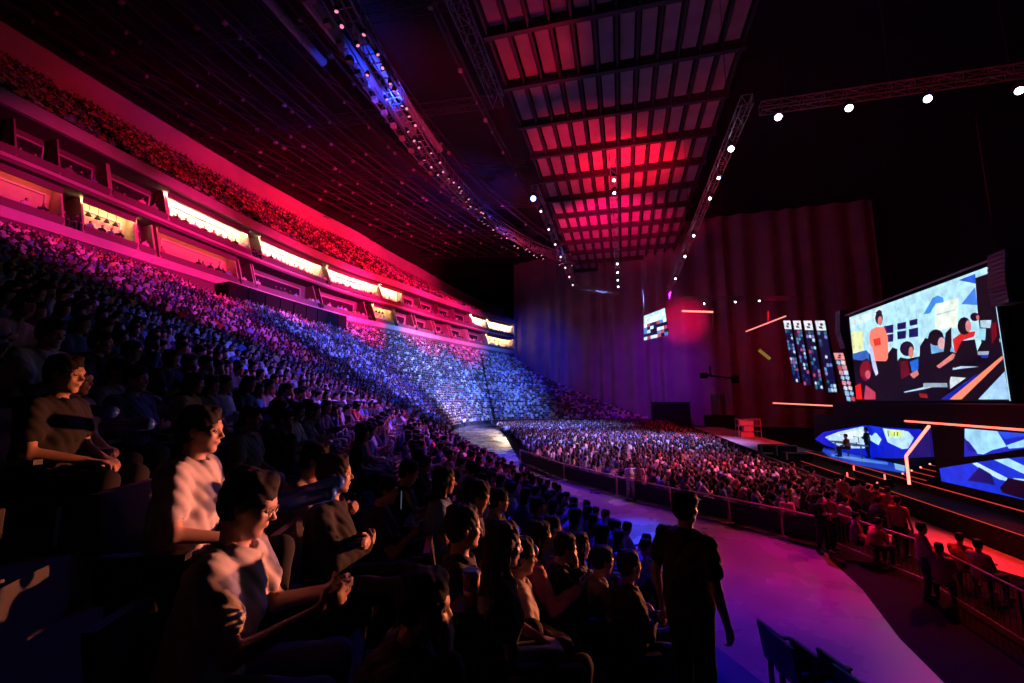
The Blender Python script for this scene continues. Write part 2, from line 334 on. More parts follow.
slab(23.95, 24.3, -.35, -.1, SLAB, 'trim_1')
slab(20.55, 20.8, -.3, -.2, SLAB, 'trim_2')
slab(15.6, 24.3, 6, 6.3, DWALL, 'wall_suites_back')
slab(24.3, 24.95, -.34, -.28, SLAB, 'trim_3')
WARM = (1.0, .62, .22); CREAM = (1.0, .72, .42)
def bay(i0, i1, z0, z1, style, label):
    t = empty('suite_box', RP((i0+i1)/2, 0, z0), 0, label, 'suite box'); base = np.array(t.location)
    def L(p): return np.array(p)-base
    w = .12*(1 if i1 > i0 else -1)
    # partition walls, raked at the front like the originals
    for i in (i0, i1):
        mb = MB(); a0, a1 = RP(i-.05, -.25, z0), RP(i+.05, -.25, z0)
        mb.hexa([L(a0), L(RP(i+.05, -.25, z0)), L(RP(i+.05, 5.9, z0)), L(RP(i-.05, 5.9, z0)), L(RP(i-.05, .9, z1)), L(RP(i+.05, .9, z1)), L(RP(i+.05, 5.9, z1)), L(RP(i-.05, 5.9, z1))], SWALL); mb.obj('partition', t)
    MB().hexa([L(RP(i0, -.22, z0)), L(RP(i1, -.22, z0)), L(RP(i1, -.1, z0)), L(RP(i0, -.1, z0)), L(RP(i0, -.22, z0+.55)), L(RP(i1, -.22, z0+.55)), L(RP(i1, -.1, z0+.55)), L(RP(i0, -.1, z0+.55))], DWALL).obj('parapet', t)
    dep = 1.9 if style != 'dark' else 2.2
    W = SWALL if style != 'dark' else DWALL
    mb = MB(); n = 4
    for k in range(n):
        a = i0+(i1-i0)*k/n; b = i0+(i1-i0)*(k+1)/n
        mb.hexa([L(RP(a, dep, z0)), L(RP(b, dep, z0)), L(RP(b, dep+.15, z0)), L(RP(a, dep+.15, z0)), L(RP(a, dep, z1)), L(RP(b, dep, z1)), L(RP(b, dep+.15, z1)), L(RP(a, dep+.15, z1))], W)
    mb.obj('back_wall', t)
    # window frame in the back wall
    fr = MB(); a = i0+(i1-i0)*.12; b = i0+(i1-i0)*.88; zf0, zf1 = z0+.9, z1-.55
    FM = SLAB
    for p, q in (((a, zf0), (b, zf0)), ((a, zf1), (b, zf1)), ((a, zf0), (a, zf1)), ((b, zf0), (b, zf1))):
        fr.bar(L(RP(p[0], dep-.1, p[1])), L(RP(q[0], dep-.1, q[1])), .09, FM)
    fr.obj('window_frame', t)
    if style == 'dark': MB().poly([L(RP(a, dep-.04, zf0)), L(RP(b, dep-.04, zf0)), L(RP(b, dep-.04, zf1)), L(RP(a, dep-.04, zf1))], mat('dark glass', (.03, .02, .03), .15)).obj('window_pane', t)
    if style in ('lit', 'yellow', 'pink'):
        c, s = {'lit': (CREAM, 90), 'yellow': (WARM, 42), 'pink': ((1.0, .10, .08), 9.0 if i0 > 5.4*NS else 2.2)}[style]
        if i0 > 10*NS: s *= 2
        mb = MB(); vb = MB()
        for k in range(n):
            a = i0+(i1-i0)*(k+.04)/n; b = i0+(i1-i0)*(k+.96)/n
            mb.hexa([L(RP(a, .62, z1-.38)), L(RP(b, .62, z1-.38)), L(RP(b, .66, z1-.38)), L(RP(a, .66, z1-.38)), L(RP(a, .62, z1-.05)), L(RP(b, .62, z1-.05)), L(RP(b, .66, z1-.05)), L(RP(a, .66, z1-.05))], emat(c, s))
            a = i0+(i1-i0)*k/n; b = i0+(i1-i0)*(k+1)/n
            vb.hexa([L(RP(a, .5, z1-.48)), L(RP(b, .5, z1-.48)), L(RP(b, .6, z1-.48)), L(RP(a, .6, z1-.48)), L(RP(a, .5, z1)), L(RP(b, .5, z1)), L(RP(b, .6, z1)), L(RP(a, .6, z1))], DWALL)
        mb.obj('ceiling_light', t); vb.obj('light_shield', t)  # shield added to hide the panel, so only the back wall glows
    if style == 'yellow':
        for k in range(4):
            a = i0+(i1-i0)*(.25+.17*k); p = L(RP(a, 1.6, z1)); MB().bar(p, p-(0, 0, .7), .02, BLACK).bar(p-(0, 0, .7), p-(0, 0, 1.0), .05, BLACK, 8, .22).obj('pendant_lamp', t)
    return t
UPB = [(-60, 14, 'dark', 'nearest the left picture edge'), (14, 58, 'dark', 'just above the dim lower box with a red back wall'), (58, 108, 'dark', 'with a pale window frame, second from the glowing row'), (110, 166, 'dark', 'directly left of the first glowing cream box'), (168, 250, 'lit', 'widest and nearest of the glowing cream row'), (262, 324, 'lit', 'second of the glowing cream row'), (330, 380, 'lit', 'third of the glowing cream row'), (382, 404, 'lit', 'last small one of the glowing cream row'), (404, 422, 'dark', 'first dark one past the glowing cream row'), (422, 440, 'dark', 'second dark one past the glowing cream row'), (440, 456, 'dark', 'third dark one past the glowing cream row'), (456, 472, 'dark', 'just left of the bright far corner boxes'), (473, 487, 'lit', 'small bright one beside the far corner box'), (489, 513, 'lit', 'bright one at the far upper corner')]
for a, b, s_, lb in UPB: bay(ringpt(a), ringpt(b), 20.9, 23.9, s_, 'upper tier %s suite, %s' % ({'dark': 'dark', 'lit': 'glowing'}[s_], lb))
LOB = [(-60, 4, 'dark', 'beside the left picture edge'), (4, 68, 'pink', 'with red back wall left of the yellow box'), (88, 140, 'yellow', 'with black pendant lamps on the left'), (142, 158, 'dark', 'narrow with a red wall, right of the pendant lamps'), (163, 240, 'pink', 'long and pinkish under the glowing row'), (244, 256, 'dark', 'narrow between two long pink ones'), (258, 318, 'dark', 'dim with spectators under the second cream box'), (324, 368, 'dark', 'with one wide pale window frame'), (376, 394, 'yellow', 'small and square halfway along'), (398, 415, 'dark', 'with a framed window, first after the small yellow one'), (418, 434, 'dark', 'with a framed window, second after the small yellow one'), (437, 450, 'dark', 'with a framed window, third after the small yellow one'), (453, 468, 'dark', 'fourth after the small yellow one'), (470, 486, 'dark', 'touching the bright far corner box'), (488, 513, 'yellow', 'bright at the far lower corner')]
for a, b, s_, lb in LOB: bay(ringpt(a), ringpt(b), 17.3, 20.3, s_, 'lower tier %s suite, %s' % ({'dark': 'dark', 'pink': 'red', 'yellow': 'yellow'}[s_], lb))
mb = MB(); e0 = RP(IEND, -.3, 0); e1 = RP(IEND, 6, 0)
mb.hexa([(*e0[:2], 15), (*RP(IEND+.4, -.3, 0)[:2], 15), (*RP(IEND+.4, 6, 0)[:2], 15), (*e1[:2], 15), (*e0[:2], 24.5), (*RP(IEND+.4, -.3, 0)[:2], 24.5), (*RP(IEND+.4, 6, 0)[:2], 24.5), (*e1[:2], 24.5)], SLAB); struct(mb, 'wall_suites_end')
# ================================================================ people: implicit surfaces meshed by surface nets
V3 = lambda *a: np.array(a, float)
def surfnet(F, o, h):
    s = F < 0; nx, ny, nz = F.shape
    c = np.zeros((nx-1, ny-1, nz-1), np.int8)
    for a in (0, 1):
        for b in (0, 1):
            for d in (0, 1): c += s[a:nx-1+a, b:ny-1+b, d:nz-1+d]
    act = np.argwhere((c > 0) & (c < 8)); n = len(act); acc = np.zeros((n, 3)); cnt = np.zeros(n)
    cor = [(a, b, d) for a in (0, 1) for b in (0, 1) for d in (0, 1)]
    vals = {k: F[act[:, 0]+k[0], act[:, 1]+k[1], act[:, 2]+k[2]] for k in cor}
    for p in cor:
        for ax in range(3):
            if p[ax]: continue
            q = list(p); q[ax] = 1; q = tuple(q); a, b = vals[p], vals[q]; m = (a < 0) != (b < 0)
            t = np.where(m, a/np.where(m, a-b, 1), 0)
            pt = np.tile(np.array(p, float), (n, 1)); pt[:, ax] += t; acc += pt*m[:, None]; cnt += m
    V = (act+acc/cnt[:, None])*h+o
    idx = -np.ones(c.shape, np.int32); idx[act[:, 0], act[:, 1], act[:, 2]] = np.arange(n); Q = []
    for ax in range(3):
        A = s[:-1] if ax == 0 else s[:, :-1] if ax == 1 else s[:, :, :-1]; B = s[1:] if ax == 0 else s[:, 1:] if ax == 1 else s[:, :, 1:]
        e = np.argwhere(A != B); u, v = [(1, 2), (2, 0), (0, 1)][ax]
        ok = (e[:, u] > 0) & (e[:, v] > 0) & (e[:, u] < c.shape[u]) & (e[:, v] < c.shape[v]); e = e[ok]
        def g(du, dv): k = e.copy(); k[:, u] -= du; k[:, v] -= dv; return idx[k[:, 0], k[:, 1], k[:, 2]]
        q = np.stack([g(1, 1), g(0, 1), g(0, 0), g(1, 0)], 1); fl = ~A[e[:, 0], e[:, 1], e[:, 2]]; q[fl] = q[fl][:, ::-1]; Q.append(q)
    return V, np.vstack(Q)
# prims: (op, kind, args, k)  op '+', '-' (smooth subtract), '&' half space
class SDF:
    def __init__(s): s.p = []
    def cap(s, a, b, ra, rb=None, k=.03, op='+'): s.p.append((op, 'c', (np.array(a, float), np.array(b, float), ra, ra if rb is None else rb), k)); return s
    def ell(s, c, r, R=None, k=.02, op='+'): s.p.append((op, 'e', (np.array(c, float), np.array(r, float), np.eye(3) if R is None else R), k)); return s
    def cut(s, p, n): s.p.append(('&', 'h', (np.array(p, float), np.array(n, float)/np.linalg.norm(n)), 0)); return s   # keeps the side opposite n
    def bounds(s):
        lo = np.full(3, 9.); hi = -lo
        for op, kd, a, k in s.p:
            if op != '+': continue
            if kd == 'c': l = np.minimum(a[0]-a[2], a[1]-a[3]); u = np.maximum(a[0]+a[2], a[1]+a[3])
            else: r = max(a[1]); l = a[0]-r; u = a[0]+r
            lo = np.minimum(lo, l); hi = np.maximum(hi, u)
        return lo, hi
    def mesh(s, h, wr=0, ws=30):
        lo, hi = s.bounds(); lo = lo-.03-2*h; hi = hi+.03+2*h; n = np.ceil((hi-lo)/h).astype(int)+1
        F = np.full(n, .5, np.float32); ax = [lo[i]+h*np.arange(n[i]) for i in range(3)]
        for op, kd, a, k in s.p:
            if kd == 'h':
                D = (ax[0][:, None, None]-a[0][0])*a[1][0]+(ax[1][None, :, None]-a[0][1])*a[1][1]+(ax[2][None, None, :]-a[0][2])*a[1][2]; F = np.maximum(F, D); continue
            if kd == 'c': l = np.minimum(a[0]-a[2], a[1]-a[3]); u = np.maximum(a[0]+a[2], a[1]+a[3])
            else: r = max(a[1]); l = a[0]-r; u = a[0]+r
            m = 2*k+2.5*h; i0 = np.clip(np.floor((l-m-lo)/h).astype(int), 0, n-1); i1 = np.clip(np.ceil((u+m-lo)/h).astype(int)+1, 1, n)
            if (i1 <= i0).any(): continue
            sl = tuple(slice(i0[j], i1[j]) for j in range(3)); X = ax[0][sl[0]][:, None, None]; Y = ax[1][sl[1]][None, :, None]; Z = ax[2][sl[2]][None, None, :]
            if kd == 'c':
                A, B, ra, rb = a; d = B-A; L = max(d@d, 1e-9); t = np.clip(((X-A[0])*d[0]+(Y-A[1])*d[1]+(Z-A[2])*d[2])/L, 0, 1)
                D = np.sqrt((X-A[0]-t*d[0])**2+(Y-A[1]-t*d[1])**2+(Z-A[2]-t*d[2])**2)-(ra+(rb-ra)*t)
            else:
                C, r, R = a; x, y, z = X-C[0], Y-C[1], Z-C[2]
                q = [(x*R[0, j]+y*R[1, j]+z*R[2, j])/r[j] for j in range(3)]; g = np.sqrt(q[0]**2+q[1]**2+q[2]**2); D = (g-1)*min(r)*np.clip(1, .8, 1)
            G = F[sl]
            if op == '+':
                if k > 0: hh = np.clip(.5+.5*(G-D)/k, 0, 1); F[sl] = G*(1-hh)+D*hh-k*hh*(1-hh)
                else: F[sl] = np.minimum(G, D)
            else: k = max(k, 1e-4); hh = np.clip(.5-.5*(G+D)/k, 0, 1); F[sl] = G*(1-hh)-D*hh+k*hh*(1-hh)
        if wr:
            X = ax[0][:, None, None]; Y = ax[1][None, :, None]; Z = ax[2][None, None, :]
            F = F+wr*((1-2*np.abs(np.sin(ws*.5*(X*.9+Z*.45)+2.2*np.sin(9*Y+6*Z))))+.6*(1-2*np.abs(np.sin(ws*.7*(Y+.5*Z-.3*X)+2*np.sin(11*X+5*Z)))))*np.ones_like(F)
        F[0] = F[-1] = .1; F[:, 0] = F[:, -1] = .1; F[:, :, 0] = F[:, :, -1] = .1
        return surfnet(F, lo, h)
def tomesh(VQ, name, m, idxs=None):
    V, Q = VQ; me = bpy.data.meshes.new(name); me.vertices.add(len(V)); me.vertices.foreach_set('co', V.astype(np.float32).ravel())
    me.loops.add(Q.size); me.loops.foreach_set('vertex_index', Q.ravel().astype(np.int32)); me.polygons.add(len(Q))
    me.polygons.foreach_set('loop_start', np.arange(0, Q.size, 4, dtype=np.int32)); me.polygons.foreach_set('loop_total', np.full(len(Q), 4, np.int32))
    me.update(calc_edges=True); me.polygons.foreach_set('use_smooth', [True]*len(Q))
    if m: me.materials.append(m)
    return me
def rotz(a): c, s = math.cos(a), math.sin(a); return np.array([[c, -s, 0], [s, c, 0], [0, 0, 1.]])
def roty(a): c, s = math.cos(a), math.sin(a); return np.array([[c, 0, s], [0, 1, 0], [-s, 0, c]])
def unit(v): v = np.array(v, float); return v/np.linalg.norm(v)
def hand(S, w, d, n, side, curl=.5, grip=False):
    # palm facing n, fingers along d, thumb on the +s side
    d = unit(d); n = unit(n-np.dot(n, d)*d); s = np.cross(n, d)*side
    for o, L in ((.030, .078), (.011, .086), (-.009, .084), (-.028, .076)): S.cap(w+s*o*.5, w+d*L+s*o, .015, .012, k=.012)
    for o, L, sc in ((.030, .078, .95), (.011, .086, 1.08), (-.009, .084, 1.0), (-.028, .076, .8)):
        p = w+d*L+s*o; a = curl*.7
        for l, r0, r1 in ((.040, .0100, .0090), (.026, .0090, .0082), (.021, .0082, .0072)):
            q = p+(d*math.cos(a)+n*math.sin(a))*l*sc; S.cap(p, q, r0, r1, k=.004); p = q; a += curl*1.1+(.1 if not grip else .35)
    t0 = w+d*.022+s*.024; t1 = t0+unit(d*.55+s*.7+n*.45)*.042; t2 = t1+unit(d*.9+s*(.15 if not grip else -.3)+n*.5)*.032
    S.cap(w+d*.01+s*.01, t0, .016, .015, k=.012).cap(t0, t1, .0135, .011, k=.006).cap(t1, t2, .011, .009, k=.003)
def figure(J, h, long_hair=False, sleeve=.55, jacket=False, skirt=False, cap=False, fine=True):
    """J: joints. returns dict name -> (V,Q)"""
    out = {}; pel, che, neck, hd = J['pelvis'], J['chest'], J['neck'], J['head']; R = J['R']
    H = lambda *p: hd+R@np.array(p, float)
    B = SDF()
    B.cap(pel, che, .12, .125, k=.04).cap(che, neck+V3(0, 0, -.05), .11, .06, k=.04)
    B.cap(neck-V3(0, 0, .03), H(-.025, 0, -.07), .056, .054, k=.03)
    for s, nm in ((1, 'L'), (-1, 'R')):
        sh, el, wr, hip, kn, an = J['sh'+nm], J['el'+nm], J['wr'+nm], J['hip'+nm], J['kn'+nm], J['an'+nm]
        B.cap(neck-V3(0, 0, .04), sh, .045, .05, k=.04).cap(sh, el, .049, .038, k=.02).cap(el, wr, .040, .025, k=.015)
        B.cap(hip, kn, .082, .055, k=.02).cap(kn, an, .054, .036, k=.02)
        if fine: hand(B, wr+unit(wr-el)*.012, J.get('hd'+nm, wr-el), J.get('hn'+nm, V3(0, -s, -.3)), s*J.get('hs'+nm, 1), J.get('curl', .5), J.get('grip', False))
        else: B.cap(wr, wr+unit(J.get('hd'+nm, wr-el))*.10, .036, .030, k=.02)
    # head
    B.ell(H(-.012, 0, .030), (.098, .076, .092), R, k=.02).ell(H(.028, 0, -.032), (.060, .060, .080), R, k=.03)
    B.cap(H(.0, .045, -.072), H(.060, .012, -.100), .020, .020, k=.02).cap(H(.0, -.045, -.072), H(.060, -.012, -.100), .020, .020, k=.02)
    if fine:
        B.ell(H(.074, 0, .022), (.016, .048, .012), R, k=.015)
        B.ell(H(.090, .032, .000), (.020, .016, .012), R, k=.012, op='-').ell(H(.090, -.032, .000), (.020, .016, .012), R, k=.012, op='-')
        B.cap(H(.083, 0, .006), H(.106, 0, -.028), .007, .011, k=.010).ell(H(.094, .011, -.034), (.010, .008, .007), R, k=.006).ell(H(.094, -.011, -.034), (.010, .008, .007), R, k=.006)
        B.ell(H(.086, 0, -.058), (.011, .022, .006), R, k=.006).ell(H(.084, 0, -.070), (.010, .019, .006), R, k=.005)
        B.ell(H(.060, .042, -.025), (.020, .018, .018), R, k=.02).ell(H(.060, -.042, -.025), (.020, .018, .018), R, k=.02)
    else: B.cap(H(.075, 0, .006), H(.106, 0, -.030), .010, .014, k=.01)
    for s in (1, -1): B.ell(H(-.008, s*.079, -.008), (.019, .010, .032), R, k=.006)
    out['body'] = B.mesh(h)
    # hair
    A = SDF(); A.ell(H(-.022, 0, .042), (.106, .088, .094), R, k=.02).ell(H(-.050, 0, -.015), (.066, .076, .070), R, k=.03)
    for k in range(9):
        a = k*.7; A.ell(H(-.02+.06*math.cos(a), .055*math.sin(a), .105+.012*math.sin(k*2.1)), (.032, .026, .02), R, k=.02)
    if long_hair:
        for y in (-.05, 0, .05): A.cap(H(-.055, y, 0), H(-.085, y*1.3, -.21), .050, .036, k=.04)
        A.cap(H(0, .08, .02), H(.0, .085, -.16), .022, .015, k=.03).cap(H(0, -.08, .02), H(.0, -.085, -.16), .022, .015, k=.03)
    A.ell(H(.100, 0, -.045), (.075, .080, .090), R, k=.008, op='-').ell(H(0, .095, -.02), (.03, .02, .035), R, k=.01, op='-').ell(H(0, -.095, -.02), (.03, .02, .035), R, k=.01, op='-')
    out['hair'] = A.mesh(max(h*.8, .008) if fine else h, .0022 if fine else 0, 190)
    if cap:
        K = SDF(); K.ell(H(-.012, 0, .060), (.112, .094, .080), R, k=.01).ell(H(.105, 0, .055), (.075, .065, .008), R, k=.01).cut(H(0, 0, .035), -R[:, 2]); out['cap'] = K.mesh(h)
    # shirt
    T = SDF(); g = .016 if not jacket else .03
    lowp = pel+V3(.0, 0, -.02)
    T.cap(pel+V3(0, .05, 0), che+V3(0, .055, 0), .125+g, .105+g, k=.05).cap(pel+V3(0, -.05, 0), che+V3(0, -.055, 0), .125+g, .105+g, k=.05)
    T.cap(che+V3(.02, 0, -.05), neck+V3(0, 0, -.07), .125+g, .08+g, k=.07)
    for s, nm in ((1, 'L'), (-1, 'R')):
        sh, el, wr = J['sh'+nm], J['el'+nm], J['wr'+nm]; T.cap(neck-V3(0, 0, .06), sh-V3(0, s*.012, .004), .066+g*.5, .056+g*.6, k=.06)
        if sleeve > 1: T.cap(sh, el, .055+g, .044+g, k=.02).cap(el, el+(wr-el)*.9, .044+g, .03+g, k=.02)
        else: T.cap(sh, sh+(el-sh)*sleeve, .053+g, .054+g*1.2, k=.04)
    T.ell(neck+V3(.03, 0, .06), (.075, .072, .085), k=.01, op='-')
    T.cut(pel+V3(0, 0, -.07 if not jacket else -.1), (0, 0, -1))
    out['shirt' if not jacket else 'jacket'] = T.mesh(h*1.0, .0050 if fine else 0, 72)
    # trousers
    L = SDF(); sit = J['sit']
    L.cap(pel+V3(0, .06, .02), pel+V3(0, -.06, .02), .135, .135, k=.04)
    for s, nm in ((1, 'L'), (-1, 'R')):
        hip, kn, an = J['hip'+nm], J['kn'+nm], J['an'+nm]
        if skirt: L.cap(hip, hip+(kn-hip)*.75, .10, .085, k=.03)
        else: L.cap(hip, kn, .100, .074, k=.03).cap(kn, kn+(an-kn)*.93, .074, .055, k=.02)
    out['shorts' if skirt else 'trousers'] = L.mesh(h*1.15, .003 if fine else 0, 28)
    S = SDF()
    for nm in 'LR':
        an, to = J['an'+nm], J['to'+nm]; S.cap(an+V3(0, 0, -.03), to, .046, .036, k=.02).cap(an-unit(to-an)*.05*V3(1, 1, 0)+V3(0, 0, -.04), an+V3(0, 0, -.045), .04, .04, k=.02)
    S.cut(V3(0, 0, 0), (0, 0, -1)); out['shoes'] = S.mesh(h)
    if fine:
        mb = MB()
        for y in (.032, -.032): mb.ball(H(.073, y, .000), .0125, EYE, 10, 6).ball(H(.0795, y, .000), .0068, IRIS, 8, 5)
        out['eyes'] = mb
    return out
def seated(lean=0.0, yaw=0, pitch=0, arms='lap', slouch=0, **kw):
    J = {'sit': True}; J['pelvis'] = V3(0, 0, .54); c = math.cos(lean); s = math.sin(lean)
    J['chest'] = V3(0, 0, .60)+V3(s*.28, 0, c*.28); J['neck'] = V3(0, 0, .60)+V3(s*.46+slouch*.03, 0, c*.46)
    J['head'] = J['neck']+V3(.035+s*.1, 0, .165-abs(s)*.03); J['R'] = rotz(yaw)@roty(pitch+lean*.3)
    for sg, nm in ((1, 'L'), (-1, 'R')):
        J['sh'+nm] = J['neck']+V3(-.01, sg*.168, -.06); J['hip'+nm] = V3(.02, sg*.09, .52); J['kn'+nm] = V3(.46, sg*.14, .53); J['an'+nm] = V3(.44, sg*.14, .10); J['to'+nm] = V3(.62, sg*.17, .035)
        S = J['sh'+nm]
        if arms == 'lap': J['el'+nm] = S+V3(.06+s*.05, sg*.05, -.27); J['wr'+nm] = V3(.30, sg*.07, .66); J['hd'+nm] = V3(.8, -sg*.4, -.15); J['hn'+nm] = V3(0, 0, -1); J['hs'+nm] = 1 if True else 1
        if arms == 'knees': J['el'+nm] = V3(.36, sg*.19, .66); J['wr'+nm] = V3(.52, sg*.05, .80); J['hd'+nm] = V3(.4, -sg*.7, .1); J['hn'+nm] = V3(-.5, -sg*.4, -.3)
        if arms == 'hold': J['el'+nm] = S+V3(.12, sg*.05, -.25); J['wr'+nm] = S+V3(.36, -sg*.06, -.17); J['hd'+nm] = V3(.7, -sg*.3, .3); J['hn'+nm] = V3(-.3, -sg, .3)
        if arms == 'cross': J['el'+nm] = S+V3(.10, sg*.03, -.27); J['wr'+nm] = S+V3(.27, -sg*.22, -.22+sg*.02); J['hd'+nm] = V3(.1, -sg, .2); J['hn'+nm] = V3(-1, 0, 0)
        if arms == 'chin':
            if sg > 0: J['elL'] = V3(.34, .20, .68); J['wrL'] = V3(.40, .05, .74); J['hdL'] = V3(.2, -.9, 0); J['hnL'] = V3(0, 0, -1)
            else: J['elR'] = V3(.36, -.14, .69); J['wrR'] = J['head']+V3(.09, -.04, -.19); J['hdR'] = V3(.1, .2, .9); J['hnR'] = V3(-.8, .3, 0)
    J['curl'] = .75 if arms in ('hold', 'knees') else .45; J['grip'] = arms == 'hold'
    return J
def standing(arms='down', yaw=0, lean=0.0, pitch=0, stance=.1):
    J = {'sit': False}; J['pelvis'] = V3(0, 0, .93); s = math.sin(lean)
    J['chest'] = V3(s*.3, 0, 1.24); J['neck'] = V3(s*.5, 0, 1.44); J['head'] = J['neck']+V3(.03+s*.08, 0, .165); J['R'] = rotz(yaw)@roty(pitch)
    for sg, nm in ((1, 'L'), (-1, 'R')):
        J['sh'+nm] = J['neck']+V3(-.01, sg*.178, -.062); J['hip'+nm] = V3(0, sg*.09, .90); J['kn'+nm] = V3(.03+sg*stance*.3, sg*.11, .49); J['an'+nm] = V3(-.02+sg*stance, sg*.12, .09); J['to'+nm] = J['an'+nm]+V3(.17, sg*.04, -.055)
        S = J['sh'+nm]
        if arms == 'down': J['el'+nm] = S+V3(-.03, sg*.08, -.29); J['wr'+nm] = S+V3(.05, sg*.10, -.54); J['hd'+nm] = V3(.25, 0, -.9); J['hn'+nm] = V3(.2, -sg, -.1)
        if arms == 'front': J['el'+nm] = S+V3(.04, sg*.05, -.28); J['wr'+nm] = S+V3(.24, -sg*.12, -.36); J['hd'+nm] = V3(.3, -sg*.8, -.2); J['hn'+nm] = V3(-1, 0, -.2)
        if arms == 'cross': J['el'+nm] = S+V3(.08, sg*.05, -.27); J['wr'+nm] = S+V3(.25, -sg*.20, -.22+sg*.02); J['hd'+nm] = V3(.1, -sg, .2); J['hn'+nm] = V3(-1, 0, 0)
        if arms == 'up': J['el'+nm] = S+V3(.20, sg*.08, -.10); J['wr'+nm] = S+V3(.36, sg*.0, .10); J['hd'+nm] = V3(.6, -sg*.2, .6); J['hn'+nm] = V3(-.3, -sg, 0)
    J['curl'] = .45; J['grip'] = False; return J
PM = {'body': SKIN, 'hair': HAIR, 'shirt': CLOTH, 'jacket': CLOTH, 'trousers': PANTS, 'shorts': PANTS, 'shoes': SHOE, 'cap': mat('cap cloth', (.02, .02, .025), .9)}
def variant(J, h, **kw):
    F = figure(J, h, **kw); return {k: (v.mesh(k, True) if isinstance(v, MB) else tomesh(v, k, PM[k])) for k, v in F.items()}
HF = .009
VS = {
 'lap':    (seated(.05, .0, .05, 'lap'), {}),
 'lean':   (seated(.42, .0, .0, 'knees'), {}),
 'hold':   (seated(.18, .0, .25, 'hold'), {}),
 'cross':  (seated(-.02, .15, .0, 'cross'), dict(sleeve=1.2)),
 'chin':   (seated(.40, -.05, .05, 'chin'), dict(sleeve=1.2, jacket=True)),
 'long':   (seated(.08, .1, .05, 'lap'), dict(long_hair=True)),
 'longb':  (seated(.25, -.15, .0, 'hold'), dict(long_hair=True, sleeve=1.2)),
 'stand':  (standing('down', .1), dict(cap=True)),
 'standf': (standing('front', 0), {}),
 'standc': (standing('cross', .2, stance=.05), dict(sleeve=1.2)),
 'standu': (standing('up', 0, .25), {}),
 'standl': (standing('down', -.2), dict(long_hair=True, skirt=True)),
}
FINE = {}; MID = {}
def getv(name, fine):
    D = FINE if fine else MID
    if name not in D: J, kw = VS[name]; D[name] = variant(J, HF if fine else .024, fine=fine, **kw)
    return D[name]
def person(var, loc, rz, shirt, pants=(.03, .03, .045), label=None, group=None, fine=False, sc=1.0):
    M = getv(var, fine); b = link('person', M['body']); b.location = tuple(map(float, loc)); b.rotation_euler = (0, 0, rz); b.scale = (sc, sc, sc)
    tag(b, label, 'person', group)
    for k, me in M.items():
        if k == 'body': continue
        c = link(k, me, b)
        if k in ('shirt', 'jacket'): c.color = (*shirt, 1)
        if k in ('trousers', 'shorts'): c.color = (*pants, 1)
    return b
# stadium seat
def seat_proto():
    t = empty('stadium_seat')
    m = MB(); m.box(-.10, .34, -.22, .22, .41, .48, SEATF).box(-.12, .36, -.235, .235, .385, .415, SEATM); m.obj('seat_pad', t)
    m = MB()
    for a, b, z0, z1 in ((-.20, -.15, .42, .66), (-.24, -.19, .66, .92)):
        m.hexa([(a, -.235, z0), (b, -.235, z0), (b, .235, z0), (a, .235, z0), (a-.04, -.235, z1), (b-.04, -.235, z1), (b-.04, .235, z1), (a-.04, .235, z1)], SEATM)
    m.obj('backrest', t)
    for s in (1, -1):
        m = MB(); m.box(-.12, -.06, s*.27-.02, s*.27+.02, 0, .62, DSTEEL).box(-.2, .2, s*.27-.03, s*.27+.03, .62, .65, SEATM).box(-.16, .10, s*.27-.025, s*.27+.025, 0, .02, DSTEEL); m.obj('armrest', t)
    return t
SEAT0 = seat_proto(); seat_used = [False]
def seat(loc, rz, label, group):
    o = SEAT0 if not seat_used[0] else copy_tree(SEAT0); seat_used[0] = True
    o.location = tuple(map(float, loc)); o.rotation_euler = (0, 0, rz); return tag(o, label, 'seat', group)
# ---- row geometry
def rowcurve(v): return IR*(1-v)+OR*v
def rowpt(v, i):
    c = rowcurve(v); k = np.arange(NT); return np.array([np.interp(i, k, c[:, 0]), np.interp(i, k, c[:, 1])])
def facing(i):
    k = np.arange(NT); a = np.array([np.interp(i, k, IR[:, j])-np.interp(i, k, OR[:, j]) for j in (0, 1)]); return math.atan2(a[1], a[0])
FK = {}
def find_row(px, py, dz):
    best = None
    for k in range(0, NROW):
        z = rowz(k)+dz
        if abs(z-4.6) < .02: continue
        p = onZ(px, py, z)
        if (p-CAM)@FW < .3 or (p-CAM)@FW > 160: continue
        if k not in FK: FK[k] = rowcurve((k+.42)/NROW)
        d = np.hypot(FK[k][:, 0]-p[0], FK[k][:, 1]-p[1]); j = int(np.argmin(d))
        if best is None or d[j] < best[0]: best = (d[j], k, j, p)
    return best
placed = []   # (x, y)
def ground_at(x, y):
    best = None
    for k in range(NROW):
        if k not in FK: FK[k] = rowcurve((k+.42)/NROW)
        dd = np.hypot(FK[k][:, 0]-x, FK[k][:, 1]-y); j = int(np.argmin(dd))
        if best is None or dd[j] < best[0]: best = (dd[j], k, j)
    return best
def place_hero(px, py, dep, var, shirt, label, dyaw=0, pants=(.02, .02, .03)):
    J = VS[var][0]; hz = J['head'][2]; p = CAM+ray(px, py)*dep; d, k, j = ground_at(p[0], p[1])
    sc = min(1.07, max(.93, (p[2]-rowz(k))/hz)); dz = p[2]-rowz(k)-hz*sc; d = dz; hx = J['head'][0]*sc
    rz = facing(j)+dyaw; x = p[0]-hx*math.cos(rz); y = p[1]-hx*math.sin(rz)
    placed.append((x, y)); print('HERO', label[:34], 'row', k, 'off %.2f' % d, 'dist %.2f' % ((p-CAM)@FW), 'xy %.2f %.2f' % (x, y))
    b = person(var, (x, y, rowz(k)), rz, shirt, pants, label, None, True, sc)
    if J['sit']: seat((x-.02*math.cos(rz), y-.02*math.sin(rz), rowz(k)), rz, 'black seat under the '+' '.join(label.split()[:12]).rstrip(','), None)
    return b, k, rz
